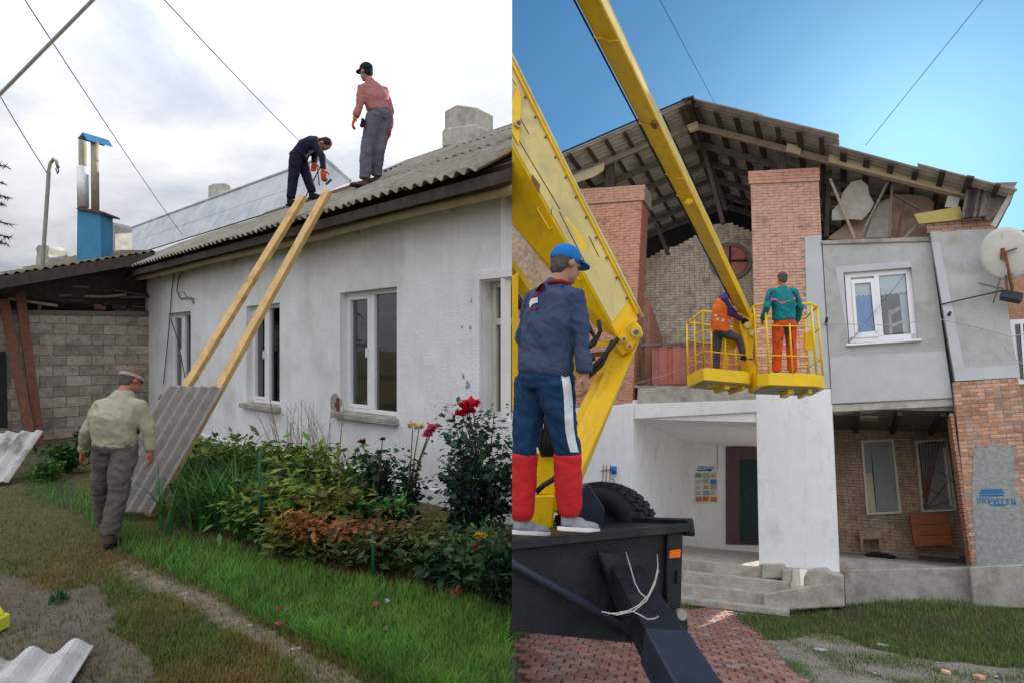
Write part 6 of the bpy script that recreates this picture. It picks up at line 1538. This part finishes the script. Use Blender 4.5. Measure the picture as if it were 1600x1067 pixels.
lily(305, 755, 100, .55, 'daylily clump behind the leaning sheet'); lily(345, 765, 130, .72, 'daylily clump at the wall foot', c=(.07,.15,.025)); lily(505, 800, 90, .66, 'daylily clump below third window', c=(.06,.14,.03)); lily(400, 770, 110, .7, 'daylily clump near wall under middle sill', c=(.07,.15,.025))
YG = (.14,.20,.032)
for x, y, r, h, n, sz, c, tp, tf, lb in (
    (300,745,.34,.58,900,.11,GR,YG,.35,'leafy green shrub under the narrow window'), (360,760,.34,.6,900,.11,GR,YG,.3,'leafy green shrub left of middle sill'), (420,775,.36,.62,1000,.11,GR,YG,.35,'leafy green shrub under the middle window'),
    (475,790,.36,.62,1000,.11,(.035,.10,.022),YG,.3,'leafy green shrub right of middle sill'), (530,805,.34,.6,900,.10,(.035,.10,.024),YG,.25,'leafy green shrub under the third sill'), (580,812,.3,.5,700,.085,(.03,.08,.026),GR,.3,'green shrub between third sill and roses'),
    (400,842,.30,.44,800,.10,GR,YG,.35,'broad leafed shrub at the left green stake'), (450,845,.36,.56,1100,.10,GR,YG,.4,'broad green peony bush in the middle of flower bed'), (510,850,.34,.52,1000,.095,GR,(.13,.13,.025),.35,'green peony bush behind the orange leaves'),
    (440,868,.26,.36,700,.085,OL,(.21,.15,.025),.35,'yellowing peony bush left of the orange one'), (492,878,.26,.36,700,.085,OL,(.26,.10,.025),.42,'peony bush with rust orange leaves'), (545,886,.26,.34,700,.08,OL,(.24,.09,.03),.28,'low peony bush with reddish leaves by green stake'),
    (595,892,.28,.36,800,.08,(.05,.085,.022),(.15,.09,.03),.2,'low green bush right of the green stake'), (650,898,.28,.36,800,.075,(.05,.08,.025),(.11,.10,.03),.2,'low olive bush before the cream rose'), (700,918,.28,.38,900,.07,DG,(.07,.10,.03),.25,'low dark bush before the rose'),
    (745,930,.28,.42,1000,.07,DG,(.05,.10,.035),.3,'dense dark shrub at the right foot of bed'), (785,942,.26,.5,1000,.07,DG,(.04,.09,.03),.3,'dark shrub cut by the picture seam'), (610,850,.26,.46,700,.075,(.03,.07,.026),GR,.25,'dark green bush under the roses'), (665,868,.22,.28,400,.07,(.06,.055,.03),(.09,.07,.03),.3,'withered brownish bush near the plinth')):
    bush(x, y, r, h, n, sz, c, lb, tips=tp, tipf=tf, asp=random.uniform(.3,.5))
bush(110, 735, .34, .4, 900, .085, (.035,.10,.02), 'leafy green weeds behind the propped pale sheet'); bush(160, 715, .34, .5, 900, .085, (.022,.065,.018), 'dark leafy weeds by block wall'); bush(70, 750, .22, .22, 400, .07, (.06,.13,.02), 'low bright weeds beside propped sheet'); bush(205, 700, .3, .45, 600, .08, (.02,.055,.018), 'dark weeds at the house corner')
def rose_head(t, p, r, c):
    n = 46; a = rng.uniform(0,2*np.pi,n); el = rng.uniform(-.25,1.0,n)
    q = np.array(p)+np.stack([np.cos(a)*np.cos(el), np.sin(a)*np.cos(el), np.sin(el)],1)*r*.42*rng.uniform(.5,1,(n,1))
    return leaves('rose_bloom', q, np.full(n, r*.85), vary(c, n, .18), parent=t, m='petal', aspect=1.0, droop=.1)
def rosebush(px, py, r, h, n, lb, blooms, c=(.014,.036,.024)):
    t, lobes = bush(px, py, r, h, n, .058, c, lb, nm='rose_bush', cat='rose bush', grp='rose bushes', asp=.72, stems=14, tips=(.022,.055,.03), tipf=.3)
    p0 = ROOT[t]
    for x, y, rr_, cc in blooms:
        q = at(x, y, p0.y-.02); rose_head(t, q, rr_, cc)
        mb = MB(); mb.tube([p0+Vector((0,0,h*.45)), (p0+Vector((0,0,h*.6))).lerp(q,.5), q-Z*.01], [.008,.006,.005], 5); mb.build('stem', 'stem', t)
RED, PINK, CRM = (.62,.02,.05), (.70,.10,.20), (.72,.60,.36)
rosebush(752, 868, .40, 1.18, 2200, 'tall dark rose bush with red blooms at right end', [(728,634,.075,RED),(739,632,.075,RED),(722,646,.06,RED),(733,643,.065,RED)])
rosebush(640, 835, .15, .72, 480, 'slim rose with cream and pink blooms before the wall', [(645,666,.055,CRM),(655,667,.055,CRM),(668,680,.05,PINK),(676,668,.06,PINK),(671,674,.05,PINK)])
rosebush(590, 830, .24, .80, 900, 'dark rose bush left of the cream rose', [(565,690,.045,(.10,.02,.03)),(598,686,.03,(.05,.03,.03))])
rosebush(715, 850, .2, .86, 700, 'rose bush with dark leaves left of the tall one', [])
for x, y, Y, c, lb in ((738,873,4.6,RED,'red rose bloom low in the dark shrub'), (752,838,4.6,(.65,.45,.02),'yellow leaf cluster in the rose shrub'), (714,925,4.1,(.65,.15,.12),'small salmon bloom at lower shrub edge'), (745,852,4.7,(.45,.02,.05),'dark red bloom between the rose leaves')):
    t = thing('flower', gl(x, 935), lb, 'flower', 'low blooms in the flower bed'); q = at(x, y, gl(x,935).y); rose_head(t, q, .045, c); mb = MB(); mb.tube([gl(x,935), q], .005, 5); mb.build('stem', 'stem', t)
for i, (x, y, c, lb) in enumerate(((437,961,RED,'fallen red petal beside the bare path'), (435,984,PINK,'fallen pink petal on the bare path edge'), (586,953,PINK,'fallen pink petal in the bright grass'), (605,948,(.7,.65,.6),'fallen white petal in the bright grass'), (603,993,(.6,.4,.35),'pale fallen petal low in the bright grass'))):
    p = gl(x, y)+Z*.06; mb = MB(); tt = thing('petal', p, lb, 'petal', 'fallen petals'); rose_head(tt, p-Z*.02, .018, c)
# dry stems against the wall
for k, (x0, y0) in enumerate(((440,765),(470,770),(500,775),(525,778),(455,770))):
    t = thing('dry_weed', gl(x0, y0), 'thin dry weed stalks against white wall, %s' % ['under the middle sill','left of third window','below third window','right of the others','behind the daylilies'][k], 'weed', 'dry weeds')
    mb = MB(); p = gl(x0, y0)
    for i in range(7):
        tip = p+Vector((random.uniform(-.35,.12), random.uniform(-.05,.15), random.uniform(.75,1.15))); mid = p.lerp(tip,.5)+Vector((random.uniform(-.04,.06),0,0)); mb.tube([p+Vector((random.uniform(-.04,.04),0,0)), mid, tip], [.005,.004,.002], 4)
        for f in (.6,.75,.88): q = mid.lerp(tip, (f-.5)*2); mb.tube([q, q+Vector((random.uniform(-.1,.1), random.uniform(-.04,.04), random.uniform(.04,.12)))], [.0025,.0015], 4)
    tag(mb.build('stalks', 'dry_stem', t), kind='stuff')
for x, y0, y1, lb in ((406,855,705,'tall green garden stake among the lilies'), (583,905,836,'short green garden stake by reddish peony')):
    p = gl(x, y0); q = at(x, y1, p.y); mb = MB(); mb.tube([p-Z*.05, q-Z*.01, q], [.012,.012,.004], 8); tag(mb.build('garden_stake', 'stake_green', smooth=True), lb, 'stake', 'garden stakes')
# spruce at the left border: trunk out of frame, drooping twigs in view
sp0 = at(-150, 546, 8.0); sp0.z = 0
spr = thing('spruce_tree', sp0, 'dark spruce with twig tips reaching in at the left edge', 'tree')
mb = MB(); mb.tube([sp0, sp0+Z*3, sp0+Z*6.5], [.16,.12,.04], 10); mb.build('trunk', 'grey_wood', spr)
ctr = []; mb = MB()
def twig(a, b, n):
    mb.tube([a, a.lerp(b,.5)+Z*.06, b], [.02,.012,.004], 5)
    for i in range(n):
        f = random.random()**.7; q = a.lerp(b, f)+Z*(.06*4*f*(1-f)); ctr.append((q, (b-a).normalized()))
for x, y in ((14,262),(16,310),(10,288),(20,352),(18,372),(8,320),(14,382)): twig(sp0+Z*(at(x,y,8).z+.25), at(x-2, y, 8.0), 260)
for k in range(30):
    a = random.uniform(0, 2*math.pi); z_ = random.uniform(1.2,6); L_ = (6.8-z_)*.2; twig(sp0+Z*z_, sp0+Vector((math.cos(a)*L_-.15, math.sin(a)*L_, z_-.25)), 90)
mb.build('branches', 'grey_wood', spr)
nv, nf = [], []
for q, d in ctr:
    dd_ = (d*.6+Vector((random.gauss(0,.6), random.gauss(0,.6), random.gauss(-.1,.5)))).normalized(); L_ = random.uniform(.05,.10); s_ = dd_.orthogonal().normalized()*.006
    k = len(nv); nv += [tuple(q-s_), tuple(q+s_), tuple(q+dd_*L_)]; nf += [k, k+1, k+2]
tag(nparr('needles', nv, 3, nf, None, 'needle', spr), kind='stuff')
